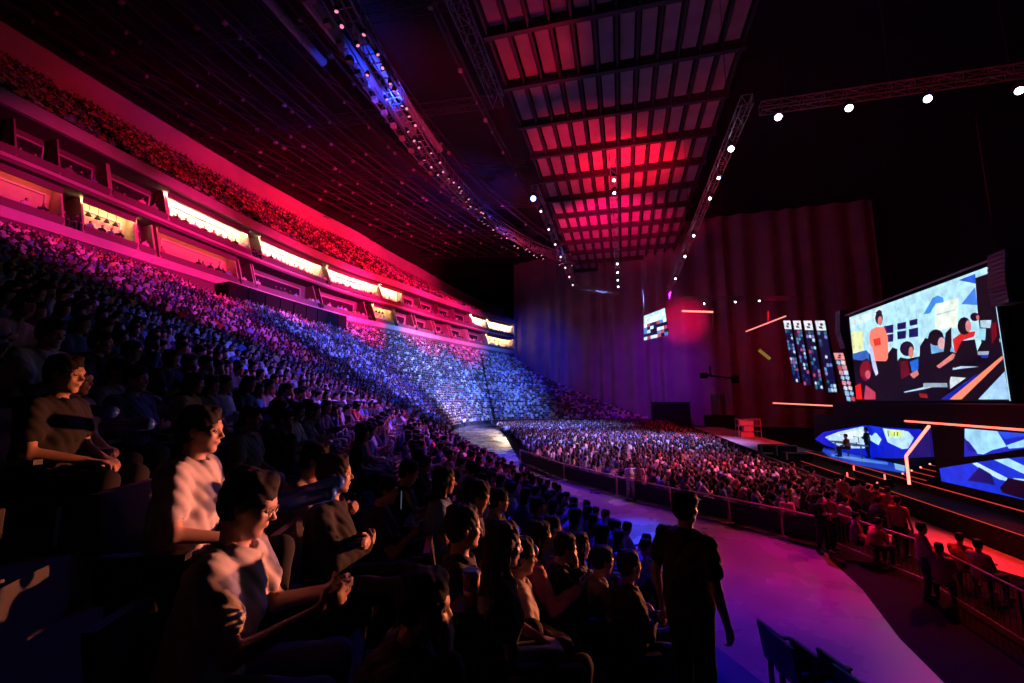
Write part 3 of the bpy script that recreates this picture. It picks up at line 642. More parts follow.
WHT = (.75, .70, .70); GRYS = (.25, .25, .28); NAVY = (.05, .07, .2); BLK = (.02, .02, .025); BLU = (.15, .3, .7); PNK = (.75, .3, .45)
h1 = place_hero(203, 430, 2.4, 'lap', WHT, 'person in white tee with short black hair, seated nearest on the left')
h2 = place_hero(254, 463, 1.95, 'hold', WHT, 'person in cream shirt with glasses leaning forward and holding blue sticks', pants=(.03, .03, .2))
h3 = place_hero(318, 441, 3.7, 'lean', (.6, .5, .5), 'person in pale pink shirt seated upright beyond the blue sticks')
h4 = place_hero(478, 464, 3.9, 'hold', NAVY, 'person in dark jacket looking at a phone above the middle seats')
h5 = place_hero(428, 521, 1.95, 'chin', BLK, 'person in black with bare neck and head in hand, nearest to the red cup')
h6 = place_hero(465, 502, 2.9, 'cross', BLK, 'person in black tee seated behind the head-in-hand one')
h7 = place_hero(505, 545, 2.7, 'long', BLK, 'person in black with long hair seated right of the red cup')
h8 = place_hero(522, 506, 3.5, 'lap', WHT, 'person in white vest top seated among dark clothed ones left of the staff member')
h9 = place_hero(540, 526, 4.0, 'longb', PNK, 'person in pink sleeves with arms raised to the face')
h10 = place_hero(566, 548, 4.1, 'chin', BLK, 'person in dark jacket, face lit red, seated low beside the white vest one')
h11 = place_hero(580, 526, 4.9, 'long', NAVY, 'person in navy with long hair against the purple floor')
h12 = place_hero(603, 543, 4.6, 'lean', GRYS, 'person in patterned grey shirt looking down beside the standing staff member')
h13 = place_hero(553, 515, 5.6, 'cross', BLU, 'person in blue tee half hidden against the purple floor')
h14 = place_hero(500, 483, 5.4, 'lap', GRYS, 'person in grey behind the white vest one, just below the bright floor reflection')
h15 = place_hero(388, 468, 4.4, 'lean', NAVY, 'person in navy hoodie seated below the magenta shirt')
h16 = place_hero(445, 478, 4.6, 'long', BLU, 'person in blue with reddish hair left of the lit floor')
h17 = place_hero(336, 474, 3.0, 'cross', BLK, 'person in black sitting right of the blue sticks')
h18 = place_hero(410, 455, 5.2, 'hold', BLK, 'person in black holding a phone low, up from the dark middle seats')
h19 = place_hero(630, 560, 4.3, 'cross', BLK, 'person in black seated at the left elbow of the standing staff member')
h20 = place_hero(120, 372, 4.6, 'lap', (.3, .28, .4), 'person in dim violet top far up on the left, mostly dark')
h21 = place_hero(75, 405, 3.4, 'long', GRYS, 'person in grey with long hair, almost lost in the dark on the left')
h22 = place_hero(55, 460, 2.7, 'lap', BLK, 'person in black at the dark left edge of the stand')
# the standing staff member
dstand = 3.55; P = CAM+ray(684, 508)*dstand/1.0
kst = int(round((P[2]-1.60-Z0)/((ZT-Z0)/(NROW-1)))); zst = rowz(kst); pst = P[:2]; print('STAND row', kst, P, P[2]-zst)
sc_st = (P[2]-zst)/1.61
staff = person('stand', (pst[0], pst[1], zst), math.radians(50), BLK, BLK, 'person in black tee and cap standing with back turned above the purple floor', None, True, sc_st); placed.append(tuple(pst))
for p in [onZ(0, 0, 4.0)]: pass
# things people hold
STK = mat('blue inflatable', (.03, .12, .7), .3)
def stick(a, b, label):
    m = MB(); a, b = np.array(a), np.array(b); n = 1
    for k in range(n): m.bar(a+(b-a)*k/n, a+(b-a)*(k+1)/n, .042, STK, 12)
    m.ball(a, .041, STK, 12, 8).ball(b, .041, STK, 12, 8); return tag(m.obj('inflatable_stick', None, True), label, 'cheer stick', 'blue cheer sticks')
def dpt(px, py, d): return CAM+ray(px, py)*d
stick(dpt(276, 500, 2.9), dpt(338, 482, 2.75), 'blue inflatable cheer stick held out by the cream shirt, upper one')
stick(dpt(268, 508, 2.8), dpt(330, 494, 2.7), 'blue inflatable cheer stick held out by the cream shirt, lower one')
stick(dpt(78, 409, 3.3), dpt(112, 412, 3.1), 'blue cheer stick in the dark on the left, upper one')
stick(dpt(106, 426, 3.0), dpt(148, 424, 2.9), 'blue cheer stick in the dark on the left, lower one')
m = MB(); c = dpt(471, 604, 2.3)
t = empty('paper_cup', c, 0, 'red printed paper cup with a pale lid standing among the dark seats', 'cup')
m = MB(); m.bar((0, 0, 0), (0, 0, .15), .036, mat('red paper', (.55, .05, .03), .5), 20, .048).bar((0, 0, .04), (0, 0, .075), .0385, mat('white print', (.6, .5, .5), .5), 20, .043).obj('cup_body', t, True)
m = MB(); m.bar((0, 0, .15), (0, 0, .163), .051, mat('cup lid', (.8, .75, .75), .4), 20).bar((0, 0, .163), (0, 0, .172), .042, MT['cup lid'], 20); m.obj('lid', t)
m = MB(); cc = c-V3(0, 0, .05); m.box(cc[0]-.10, cc[0]+.10, cc[1]-.10, cc[1]+.10, cc[2]+.02, cc[2]+.05, SEATM).bar((cc[0], cc[1], rowz(5)), (cc[0], cc[1], cc[2]+.02), .03, DSTEEL, 8); tag(m.obj('cup_holder'), 'small dark ledge on a post that carries the red paper cup', 'cup holder')
def phone(px, py, d, rz, label):
    t = empty('phone', dpt(px, py, d), rz, label, 'phone'); MB().box(-.005, .005, -.037, .037, -.075, .075, BLACK).obj('phone_body', t); MB().box(-.0065, -.005, -.033, .033, -.07, .07, emat((.4, .5, .8), .12)).obj('screen', t); return t
phone(402, 500, 3.6, .6, 'phone held up in a lit hand above the dark middle seats')
bal = MB().ball(dpt(532, 551, 3.6), .055, STK, 16, 10); tag(bal.obj('small_ball', None, True), 'small round blue ball beside the white vest one', 'ball')
# glasses of the cream shirt
def add_glasses(b, var):
    J = VS[var][0]; H = lambda *p: J['head']+J['R']@np.array(p, float); m = MB()
    for s in (1, -1):
        pts = [H(.094, s*.032+.021*math.cos(a), .016*math.sin(a)) for a in np.linspace(0, 2*PI, 13)]
        for p, q in zip(pts[:-1], pts[1:]): m.bar(p, q, .0018, mat('glasses wire', (.7, .65, .6), .3, metal=.8))
        m.bar(H(.094, s*.053, .004), H(0, s*.082, .004), .0018, MT['glasses wire'])
    m.bar(H(.096, .011, .003), H(.096, -.011, .003), .0018, MT['glasses wire']); m.obj('glasses', b)
add_glasses(h2[0], 'hold')
# black folding seat backs at the bottom right of the near stand
for px, py, lb in ((787, 640, 'first'), (800, 652, 'second'), (823, 660, 'third'), (853, 672, 'fourth'), (872, 690, 'fifth')):
    b = find_row(px, py, .75)
    seat((b[3][0], b[3][1], rowz(b[1])), facing(b[2]), 'empty black folding seat against the lit floor at the bottom edge, %s from the left' % lb, None); placed.append((b[3][0], b[3][1]))
# ---- the crowd
# far figure mesh (quads), local +x facing
def cube_ball(c, r, n=2):
    V = []; Q = []
    for ax in range(3):
        for s in (1, -1):
            st = len(V); g = np.linspace(-1, 1, n+1)
            for a in g:
                for b in g: p = np.zeros(3); p[ax] = s; p[(ax+1) % 3] = a; p[(ax+2) % 3] = b; V.append(np.array(c)+p/np.linalg.norm(p)*r)
            for i in range(n):
                for j in range(n): q = [st+i*(n+1)+j, st+(i+1)*(n+1)+j, st+(i+1)*(n+1)+j+1, st+i*(n+1)+j+1]; Q.append(q if s > 0 else q[::-1])
    return V, Q
def boxq(c8): return [np.array(p, float) for p in c8], [[3, 2, 1, 0], [4, 5, 6, 7], [0, 1, 5, 4], [1, 2, 6, 5], [2, 3, 7, 6], [3, 0, 4, 7]]
def simple(kind):
    V = []; Q = []; Cc = []
    def add(vq, c):
        n = len(V); V.extend(vq[0]); Q.extend([[n+i for i in q] for q in vq[1]]); Cc.extend([c(p) if callable(c) else c for p in vq[0]])
    z = .0 if kind != 'stand' else .42
    add(cube_ball((.06, 0, 1.20+z), (.10, .082, .12)), lambda p: 0 if (p[0] > .085 and p[2] < 1.25+z) else 1)
    w = .20
    add(boxq([(-.10, -.15, .5+z), (.12, -.15, .5+z), (.12, .15, .5+z), (-.10, .15, .5+z), (-.07, -w, .98+z), (.10, -w, .98+z), (.10, w, .98+z), (-.07, w, .98+z)]), 2)
    add(boxq([(-.07, -w, .98+z), (.10, -w, .98+z), (.10, w, .98+z), (-.07, w, .98+z), (-.02, -.05, 1.09+z), (.07, -.05, 1.09+z), (.07, .05, 1.09+z), (-.02, .05, 1.09+z)]), 2)
    for s in (1, -1):
        y0, y1 = s*.24-.045, s*.24+.045
        add(boxq([(.0, y0, .68+z), (.09, y0, .68+z), (.09, y1, .68+z), (.0, y1, .68+z), (-.03, y0, .97+z), (.08, y0, .97+z), (.08, y1, .97+z), (-.03, y1, .97+z)]), 2)
        a, b = s*.12-.04, s*.12+.04
        add(boxq([(.05, a+s*.08, .66+z), (.40, a, .64+z), (.40, b, .64+z), (.05, b+s*.08, .66+z), (.05, a+s*.08, .74+z), (.40, a, .71+z), (.40, b, .71+z), (.05, b+s*.08, .74+z)]), 0)
        if kind == 'stand': add(boxq([(-.07, s*.1-.07, 0), (.07, s*.1-.07, 0), (.07, s*.1+.07, 0), (-.07, s*.1+.07, 0), (-.1, s*.09-.08, .95), (.1, s*.09-.08, .95), (.1, s*.09+.08, .95), (-.1, s*.09+.08, .95)]), 3)
        else:
            add(boxq([(0, s*.11-.08, .44), (.5, s*.13-.07, .44), (.5, s*.13+.07, .44), (0, s*.11+.08, .44), (0, s*.11-.08, .60), (.5, s*.13-.07, .58), (.5, s*.13+.07, .58), (0, s*.11+.08, .60)]), 3)
            add(boxq([(.40, s*.13-.05, 0), (.54, s*.13-.05, 0), (.54, s*.13+.05, 0), (.40, s*.13+.05, 0), (.40, s*.13-.06, .5), (.52, s*.13-.06, .5), (.52, s*.13+.06, .5), (.40, s*.13+.06, .5)]), 3)
    return np.array(V), np.array(Q), np.array(Cc)
def midmesh(var):
    J, kw = VS[var]; F = figure(J, .05, fine=False, **kw); V = []; Q = []; Cc = []; n = 0
    for k, (v, q) in F.items():
        if k == 'cap': continue
        V.append(v); Q.append(q+n); n += len(v); Cc += [{'body': 0, 'hair': 1, 'shirt': 2, 'jacket': 2, 'trousers': 3, 'shorts': 3, 'shoes': 3}[k]]*len(v)
    return np.vstack(V), np.vstack(Q), np.array(Cc)
SHIRTS = [((.75, .75, .78), 'white', .22), ((.02, .02, .03), 'black', .40), ((.25, .26, .3), 'grey', .10), ((.08, .12, .35), 'navy', .10), ((.2, .4, .75), 'light blue', .08), ((.6, .08, .08), 'red', .06), ((.75, .45, .5), 'pink', .05), ((.7, .62, .2), 'yellow', .03)]
SP = np.array([s[2] for s in SHIRTS]); SP /= SP.sum()
people = []   # x, y, z, rz, kind, shirt, block
def add_person(x, y, z, rz, kind, block):
    people.append((x, y, z, rz+random.gauss(0, .12), kind, int(rng.choice(len(SHIRTS), p=SP)), block))
def near_view(x, y, z):
    px, py, dz = proj((x, y, z+1.2)); px, py, dz = px[0], py[0], dz[0]; D = math.hypot(x, y)
    if D < 4.9 or (D < 7 and px > 330): return True
    if D < 13 and px > 640: return True
    return False
AISLE = [2.6, 4.9, 7.4, 10.4]
for k in range(NROW):
    v = (k+.42)/NROW; c = rowcurve(v); L = np.concatenate([[0], np.cumsum(np.linalg.norm(np.diff(c, axis=0), axis=1))])
    sp = .56
    s_ = random.random()*sp
    ga = [np.interp(a*NS, np.arange(NT), L) for a in AISLE]
    if k in (19, ): continue        # cross aisle
    while s_ < L[-1]:
        s_ += sp*random.uniform(.93, 1.07)
        if any(abs(s_-a) < .45 for a in ga) or random.random() < .035: continue
        x, y = np.interp(s_, L, c[:, 0]), np.interp(s_, L, c[:, 1]); i = np.interp(s_, L, np.arange(NT))
        if y > 14: q_ = random.gauss(0, .11); fa_ = facing(i); x += q_*math.cos(fa_); y += q_*math.sin(fa_)
        if y > curtY(x)-1.2: continue
        if k > 33 and any(a < i/NS < a+w_ for a, w_ in ((6.55, .28), (7.35, .22))): continue   # entrance openings
        if any((x-a)**2+(y-b)**2 < .30 for a, b in placed): continue
        if math.hypot(x, y) < 1.3: continue
        if (x-pst[0])**2+(y-pst[1])**2 < .5: continue
        if near_view(x, y, rowz(k)): continue
        add_person(x, y, rowz(k), facing(i), 's', 'near' if y < 12 else 'mid' if y < 45 else 'far')
for k in range(NU):
    v = (k+.42)/NU; c = OR*(1-v)+UR*v; L = np.concatenate([[0], np.cumsum(np.linalg.norm(np.diff(c, axis=0), axis=1))]); s_ = L[4*NS]
    ga = [np.interp(a*NS, np.arange(NT), L) for a in (5.5, 6.3, 7.0, 7.6, 8.3, 9, 9.7, 10.3)]
    while s_ < L[11*NS]:
        s_ += .60*random.uniform(.93, 1.07)
        if any(abs(s_-a) < .6 for a in ga) or random.random() < .06: continue
        x, y = np.interp(s_, L, c[:, 0]), np.interp(s_, L, c[:, 1]); i = np.interp(s_, L, np.arange(NT)); add_person(x, y, UZ0+(uz(i)-UZ0)*v, facing(i), 's', 'upper')
# suites: people at the parapet
for z0, d0 in ((17.3, .5), (20.9, .5), (20.9, 1.2)):
    s_ = 0; c = np.array([RP(i, d0, 0)[:2] for i in np.arange(5*NS, IEND, .5)]); L = np.concatenate([[0], np.cumsum(np.linalg.norm(np.diff(c, axis=0), axis=1))]); I2 = np.arange(5*NS, IEND, .5)
    while s_ < L[-1]:
        s_ += random.uniform(.55, 1.1)
        if random.random() < .25: continue
        add_person(np.interp(s_, L, c[:, 0]), np.interp(s_, L, c[:, 1]), z0, facing(np.interp(s_, L, I2)), 's', 'suite')
# seated floor area
poly = [tuple(p[:2]) for p in BARB]+[(8.3, 17.8), (8.4, 60), (7.5, 70), (7.5, 86), (-4, 86), (-14, 83), (-19, 78), (-20.5, 72), tuple(onZ(506, 437, 0)[:2])]
def inpoly(x, y, P):
    c = False; n = len(P)
    for i in range(n):
        x1, y1 = P[i]; x2, y2 = P[(i+1) % n]
        if (y1 > y) != (y2 > y) and x < (x2-x1)*(y-y1)/(y2-y1)+x1: c = not c
    return c
def barside(x, y):   # distance to the barrier line
    P = np.array([p[:2] for p in BARB]); return min(np.hypot(*(np.array((x, y))-(a+(b-a)*np.clip(((x-a[0])*(b-a)[0]+(y-a[1])*(b-a)[1])/((b-a)@(b-a)), 0, 1)))) for a, b in zip(P[:-1], P[1:]))
fl = []
for xi in np.arange(-28, 8.4, .80):
    ro_ = random.random()*.54
    for yi in np.arange(15, 86, .56):
        x, y = xi+random.gauss(0, .17), yi+ro_+random.uniform(-.09, .09)
        if inpoly(x, y, poly) and barside(x, y) > .7 and random.random() > .04: add_person(x, y, 0, math.atan2(26-y, 26-x)*.5, 's', 'floor'); fl.append((x, y))
# pick the 275 nearest seen as individuals
PA = np.array([(p[0], p[1], p[2]+1.1) for p in people]); X, Y, Z = proj(PA)
inf = (X > -5) & (X < 1029) & (Y > -5) & (Y < 688) & (Z > .5)
infm = (X > -260) & (X < 1284) & (Z > .3) & (Y < 1000)
dist = np.linalg.norm(PA-CAM, axis=1); order = np.argsort(np.where(inf, dist, 1e9)); NIND = 262
ind = set(order[:NIND].tolist())
print('people', len(people), 'in frame', inf.sum(), 'individual to', dist[order[NIND-1]])
SV = ['lap', 'lean', 'cross', 'long', 'chin', 'hold', 'longb']
BN = {'near': 'in the nearest stand rows', 'mid': 'in the middle stand rows', 'floor': 'in the floor seats behind the rail', 'far': 'in the far rows', 'upper': 'upper', 'suite': 'suite'}
def label_len(s): return len(s.split())
for n_, j in enumerate(order[:NIND]):
    x, y, z, rz, kd, si, bl = people[j]; var = random.choice(SV); col, cn, _ = SHIRTS[si]
    hair = 'long-haired ' if var in ('long', 'longb') else 'short-haired '
    pose = {'lap': 'with hands on the lap', 'lean': 'leaning forward on the knees', 'cross': 'with folded arms', 'long': 'with hands on the lap', 'chin': 'with chin in hand', 'hold': 'with both hands raised', 'longb': 'with both hands raised'}[var]
    lb = '%sspectator in %s, %s, %s' % (hair, cn, pose, BN[bl])
    if label_len(lb) > 16: lb = lb.replace('with both hands raised', 'hands raised').replace('with hands on the lap', 'hands on lap').replace('leaning forward on the knees', 'leaning forward')
    person(var, (x, y, z), rz, col, random.choice([(.02, .02, .03), (.05, .06, .12), (.1, .1, .1)]), lb, 'spectators '+BN[bl], dist[j] < 7.5, random.uniform(.95, 1.04))
    if dist[j] < 9.5: seat((x-.02*math.cos(rz), y-.02*math.sin(rz), z), rz, 'black folding stadium seat, taken, in the nearest rows of the left stand', 'taken stadium seats in the nearest rows')
# everyone else: one mass
base = {'far': simple('sit')}; mids = [midmesh(v) for v in ('lap', 'lean', 'long', 'cross')]
groups = {}
for j, p in enumerate(people):
    if j in ind or not infm[j]: continue
    key = ('m', random.randrange(4)) if dist[j] < 24 and p[6] not in ('suite', 'upper') else ('f', 0)
    groups.setdefault(key, []).append(p)
VV = []; QQ = []; CC = []; off = 0
sk = np.array([(.55, .34, .25), (.60, .40, .30), (.45, .28, .2)])
for key, L in groups.items():
    V, Q, Cc = mids[key[1]] if key[0] == 'm' else base['far']
    A = np.array([(p[0], p[1], p[2], p[3]) for p in L]); n = len(L); sc = rng.uniform(.94, 1.05, n)
    c, s = np.cos(A[:, 3])*sc, np.sin(A[:, 3])*sc
    W = np.empty((n, len(V), 3), np.float32)
    hs = rng.normal(0, .02, (n, 1))+0*V[None, :, 2]; head = (V[None, :, 2] > 1.06)
    x = V[None, :, 0]+head*hs+rng.normal(0, .04, (n, 1))*np.clip(V[None, :, 2]-.5, 0, 1); y = V[None, :, 1]+rng.normal(0, .03, (n, 1))*np.clip(V[None, :, 2]-.5, 0, 1)
    W[:, :, 0] = x*c[:, None]-y*s[:, None]+A[:, 0:1]; W[:, :, 1] = x*s[:, None]+y*c[:, None]+A[:, 1:2]; W[:, :, 2] = V[None, :, 2]*sc[:, None]+A[:, 2:3]
    col = np.empty((n, 4, 4), np.float32); col[:, :, 3] = 1; col[:, 0, :3] = sk[rng.integers(0, 3, n)]; col[:, 1, :3] = (.012, .01, .01)
    col[:, 2, :3] = np.array([SHIRTS[p[5]][0] for p in L])*rng.uniform(.7, 1.05, (n, 1)); col[:, 3, :3] = (.03, .035, .06)
    VV.append(W.reshape(-1, 3)); CC.append(col[:, Cc, :].reshape(-1, 4)); QQ.append((Q[None]+(np.arange(n)*len(V))[:, None, None]).reshape(-1, 4)+off); off += n*len(V)
me = tomesh((np.vstack(VV), np.vstack(QQ)), 'crowd', CROWD); me.polygons.foreach_set('use_smooth', [False]*len(me.polygons))
a = me.attributes.new('Col', 'FLOAT_COLOR', 'POINT'); a.data.foreach_set('color', np.vstack(CC).astype(np.float32).ravel())
o = link('crowd', me); tag(o, 'thousands of seated spectators filling the stands, suites and floor seats', 'crowd', kind='stuff'); print('crowd quads', len(me.polygons))
# chairs of the floor area: one mass, hidden under the people
mb = MB()
for x, y in fl:
    if y < 40: mb.box(x-.28, x-.24, y-.22, y+.22, .45, .85, BLACK).box(x-.24, x+.2, y-.22, y+.22, .40, .44, BLACK)
tag(mb.obj('folding_chairs'), 'black folding chairs packed under the floor audience', 'chairs', kind='stuff')
# ================================================================ stage, screens, rails
def lin(c): return tuple(x**2.2 for x in c)
def G(c, s=1.0): return emat(tuple(round(x, 3) for x in lin(c)), s)
def c1(x, y): return (840+x/5.554, 260+y/5.554)
def c2(x, y): return (840+x/5.554, 340+y/5.554)
def c3(x, y): return (800+x/6.827, 410+y/6.827)
def c4(x, y): return (900+x/8.226, 410+y/8.226)
def c5(x, y): return (770+x/10.19, 300+y/10.19)
def c8(x, y): return (600+x/5.12, 270+y/5.12)
def ellp(cx, cy, rx, ry, n=12): return [(cx+rx*math.cos(2*PI*k/n), cy+ry*math.sin(2*PI*k/n)) for k in range(n)]
def picture(parent, X, items, base=0):
    mb = MB()
    for L, (cv, pts, col) in enumerate(items):
        mb.poly([onX(*cv(*p), X)*1.0+np.array([-(L+1)*.003-base, 0, 0]) for p in pts][::1], G(col, 1.15))
    return mb.obj('picture', parent)
DK = (.02, .02, .05); SKN = (.85, .5, .45)
SX = 14.0
t = empty('led_screen', (0, 0, 0), 0, 'huge main screen over the stage showing seated players and a standing coach in orange', 'screen')
MB().box(SX, SX+.25, 20.35, 31.7, 4.5, 9.9, BLACK).obj('screen_cabinet', t)
MB().bar((SX-.05, 20.3, 10.0), (SX-.05, 31.9, 10.0), .05, STEEL).obj('top_rail', t)
full = [onX(852, 318, SX), None]
mp = MB(); mp.poly([(SX-.003, 31.55, 4.6), (SX-.003, 20.5, 4.6), (SX-.003, 20.5, 9.8), (SX-.003, 31.55, 9.8)], G((.70, .90, .97), 1.15)); mp.obj('lit_panel', t)
items = [
 (c1, [(62, 400), (130, 392), (130, 500), (66, 522)], (.92, .95, .7)), (c1, [(64, 330), (240, 262), (240, 300), (64, 380)], (.85, .95, .97)),
 (c1, [(660, 112), (752, 76), (758, 132)], (.15, .35, .85)), (c1, [(675, 245), (752, 150), (765, 250)], (.25, .5, .9)),
 (c1, [(465, 302), (515, 212), (545, 196), (575, 210), (578, 236), (535, 240), (500, 296)], (.25, .55, .9)),
 (c1, [(530, 250), (660, 208), (655, 372), (530, 392)], (.93, .98, .92)), (c1, [(540, 300), (645, 272), (645, 280), (540, 308)], (.75, .85, .85)),
 (c1, [(245, 368), (298, 358), (298, 403), (245, 410)], (.05, .08, .35)), (c1, [(258, 416), (298, 409), (298, 452), (262, 457)], (.05, .08, .35)),
 (c1, [(320, 353), (370, 342), (368, 380), (322, 388)], (.05, .08, .35)), (c1, [(320, 398), (370, 391), (368, 435), (322, 441)], (.05, .08, .35)),
 (c1, [(388, 336), (433, 325), (433, 358), (390, 366)], (.05, .08, .35)), (c1, [(385, 385), (437, 374), (438, 425), (387, 431)], (.05, .08, .35)),
 (c1, [(66, 522), (150, 500), (200, 560), (120, 590), (72, 575)], (.2, .4, .75)),
 (c1, [(500, 440), (600, 425), (640, 500), (620, 560), (500, 560)], (.45, .7, .9)),
 # right dark room
 (c1, [(756, 100), (870, 60), (950, 40), (962, 683), (760, 683), (720, 600), (790, 460), (770, 292)], DK),
 (c1, [(784, 335), (846, 333), (840, 378), (786, 374)], (.75, .88, .95)), (c1, [(776, 380), (816, 380), (812, 446), (778, 442)], (.6, .85, .95)), (c1, [(900, 318), (925, 318), (925, 386), (902, 386)], (.7, .85, .95)), (c1, [(890, 436), (924, 434), (924, 452), (892, 456)], (.55, .8, .9)),
 (c1, [(770, 508), (834, 506), (830, 526), (772, 528)], (.6, .65, .75)), (c1, [(845, 350), (875, 345), (880, 420), (850, 470)], (.45, .03, .08)), (c1, [(790, 530), (830, 528), (820, 610), (780, 640)], (.15, .2, .7)),
 # floor / desk dark
 (c2, [(60, 110), (250, 130), (600, 60), (800, 100), (935, 90), (990, 180), (990, 345), (60, 345)], DK),
 (c2, [(615, 203), (706, 210), (618, 272)], (.85, .9, .93)), (c2, [(565, 330), (760, 192), (800, 196), (640, 330)], (.08, .15, .65)),
 (c2, [(775, 330), (940, 172), (964, 330)], (.65, .82, .98)), (c2, [(615, 330), (928, 84), (952, 100), (682, 330)], (1.0, .55, .42)), (c2, [(944, 175), (952, 170), (970, 330), (960, 330)], (.1, .2, .8)),
 (c2, [(360, 288), (470, 262), (520, 262), (470, 274), (365, 292)], (.7, .85, .95)), (c2, [(470, 240), (600, 230), (605, 262), (470, 262)], (.6, .68, .75)),
 (c2, [(580, 165), (680, 145), (780, 148), (690, 158), (590, 172)], (.75, .85, .95)), (c2, [(445, 296), (490, 300), (495, 322), (455, 320)], (.6, .12, .08)),
 # coach
 (c1, [(168, 520), (275, 520), (290, 683), (170, 683)], (.03, .02, .06)), (c1, [(168, 430), (176, 390), (208, 372), (252, 372), (272, 425), (276, 540), (262, 562), (190, 560)], (1.0, .5, .42)), (c1, [(190, 440), (230, 430), (235, 470), (200, 480)], (.9, .22, .15)),
 (c1, ellp(224, 322, 22, 36), (.12, .08, .2)), (c1, ellp(230, 338, 13, 26), SKN), (c1, [(205, 290), (225, 276), (240, 285), (240, 300), (210, 305)], (.1, .06, .15)), (c1, [(166, 480), (184, 476), (220, 630), (206, 644), (190, 600)], (.8, .85, 1.0)),
 # players
 (c1, [(95, 683), (110, 600), (128, 560), (160, 545), (185, 600), (190, 683)], (.08, .03, .12)), (c2, ellp(150, 170, 32, 58), (.5, .08, .12)), (c2, ellp(162, 192, 15, 24), (.85, .35, .45)), (c2, [(80, 256), (122, 240), (132, 330), (82, 330)], (.92, .12, .08)), (c2, [(150, 250), (205, 290), (205, 330), (140, 330)], (.75, .25, .35)),
 (c1, [(275, 520), (300, 485), (328, 495), (328, 600), (275, 600)], (.02, .02, .08)),
 (c1, [(300, 683), (305, 590), (345, 540), (415, 555), (450, 640), (450, 683)], (.03, .02, .06)), (c1, ellp(382, 492, 40, 42), (.04, .04, .10)), (c1, ellp(405, 512, 14, 32), SKN), (c1, [(398, 566), (446, 545), (446, 610), (410, 622)], (.12, .42, .88)), (c2, [(398, 190), (440, 165), (450, 190), (420, 215)], SKN), (c2, [(345, 120), (385, 115), (400, 190), (350, 220)], (.4, .06, .1)),
 (c1, [(450, 683), (455, 480), (485, 432), (512, 440), (520, 520), (600, 520), (650, 560), (620, 683)], DK), (c1, ellp(545, 430, 44, 46), (.03, .03, .08)), (c1, ellp(576, 462, 20, 34), (.93, .7, .72)), (c1, [(548, 590), (640, 518), (665, 528), (650, 545), (565, 602)], (.88, .5, .48)), (c1, [(590, 510), (600, 405), (632, 372), (634, 480), (615, 530)], DK),
 (c1, [(640, 440), (690, 404), (768, 396), (760, 425), (700, 445), (690, 515), (650, 512)], (.88, .16, .14)), (c1, ellp(705, 366, 38, 50), (.04, .03, .08)), (c1, ellp(728, 366, 17, 32), (.9, .55, .55)), (c1, [(690, 450), (765, 440), (790, 560), (650, 600), (640, 560)], DK), (c1, ellp(765, 315, 26, 24), (.08, .04, .12)), (c1, ellp(782, 318, 10, 14), (.8, .4, .4)),
]
items = [(cv, pts, col) for cv, pts, col in items]
mb = MB()
for L, (cv, pts, col) in enumerate(items):
    q = []
    for p in pts:
        v = onX(*cv(*p), SX); v = np.array([SX-.006-.0015*L, min(max(v[1], 20.5), 31.55), min(max(v[2], 4.6), 9.8)]); q.append(v)
    mb.poly(q, G(col, 1.1))
mb.obj('picture', t)
# stage body
mb = MB(); mb.box(11.75, 17.2, 3, 34, 0, 1.28, BLACK).box(10.4, 11.75, 3, 34, 0, 1.0, BLACK).box(9.6, 10.4, 21, 34, 0, .55, BLACK); o = mb.obj('stage_platform'); tag(o, 'black stage platform edged with a red neon line below the screens', 'stage')
DECK = mat('side deck', (.4, .36, .36), .7, noise=.4, nscale=1)
mb = MB(); mb.box(9.4, 13.2, 34.1, 66, .0, 1.0, BLACK).box(9.3, 13.2, 34.1, 66, 1.0, 1.05, DECK); tag(mb.obj('side_deck'), 'long deck lit bright red running from the stage to the backdrop', 'deck')
NEON = emat((1.0, .13, .09), 2.6); NEON2 = emat((1.0, .2, .14), 3.2); DIMN = emat((1.0, .06, .04), .55)
def neon(pts, name_label, r=.035, m=NEON):
    mb = MB()
    for a, b in zip(pts[:-1], pts[1:]): mb.bar(a, b, r, m, 6)
    return tag(mb.obj('neon_tube'), name_label, 'neon light')
neon([(11.72, 33.9, 1.27), (11.72, 3.2, 1.27)], 'thin red neon line along the front edge of the stage', .02, DIMN)
neon([(10.36, 33.9, 1.0), (10.36, 3.2, 1.0)], 'thin red neon line along the lower ledge before the stage', .014, DIMN)
neon([(9.55, 33.9, .56), (9.55, 21, .56)], 'faint red neon line along the low step below the stage edge', .012, DIMN)
cz = 3.85; pa = onX(905, 421, 11.0); pb = onX(1024, 430, 11.0)
neon([(11.0, pa[1], pa[2]), (11.0, pb[1], pb[2]), (11.0, pb[1]-3, pb[2]-.05)], 'long red neon bar across the top of the stage opening', .035)
q0, q1, q2 = onX(929, 426, 11), onX(906, 456, 11), onX(905.5, 472, 11)
neon([q0, q1, (11, q1[1], 1.3)], 'bent salmon neon bar standing like a tick at the stage corner', .05, NEON2)
mb = MB(); mb.box(11.02, 14, 3, pa[1]+.3, pa[2]+.05, 4.5, BLACK).box(13.6, 14, pa[1]+.3, 34, 3.6, 4.5, BLACK); tag(mb.obj('canopy'), 'black fascia between the main screen and the stage opening', 'canopy')
# blue side wing right of the bent neon
mb = MB(); mb.prism([onX(*c4(*q), 12.6) for q in ((236, 140), (258, 385), (60, 392), (60, 380))], (.1, 0, 0), emat((.012, .006, .16), 1.0)); tag(mb.obj('blue_panel'), 'dim blue panel standing between the bent neon and the stairs', 'panel')
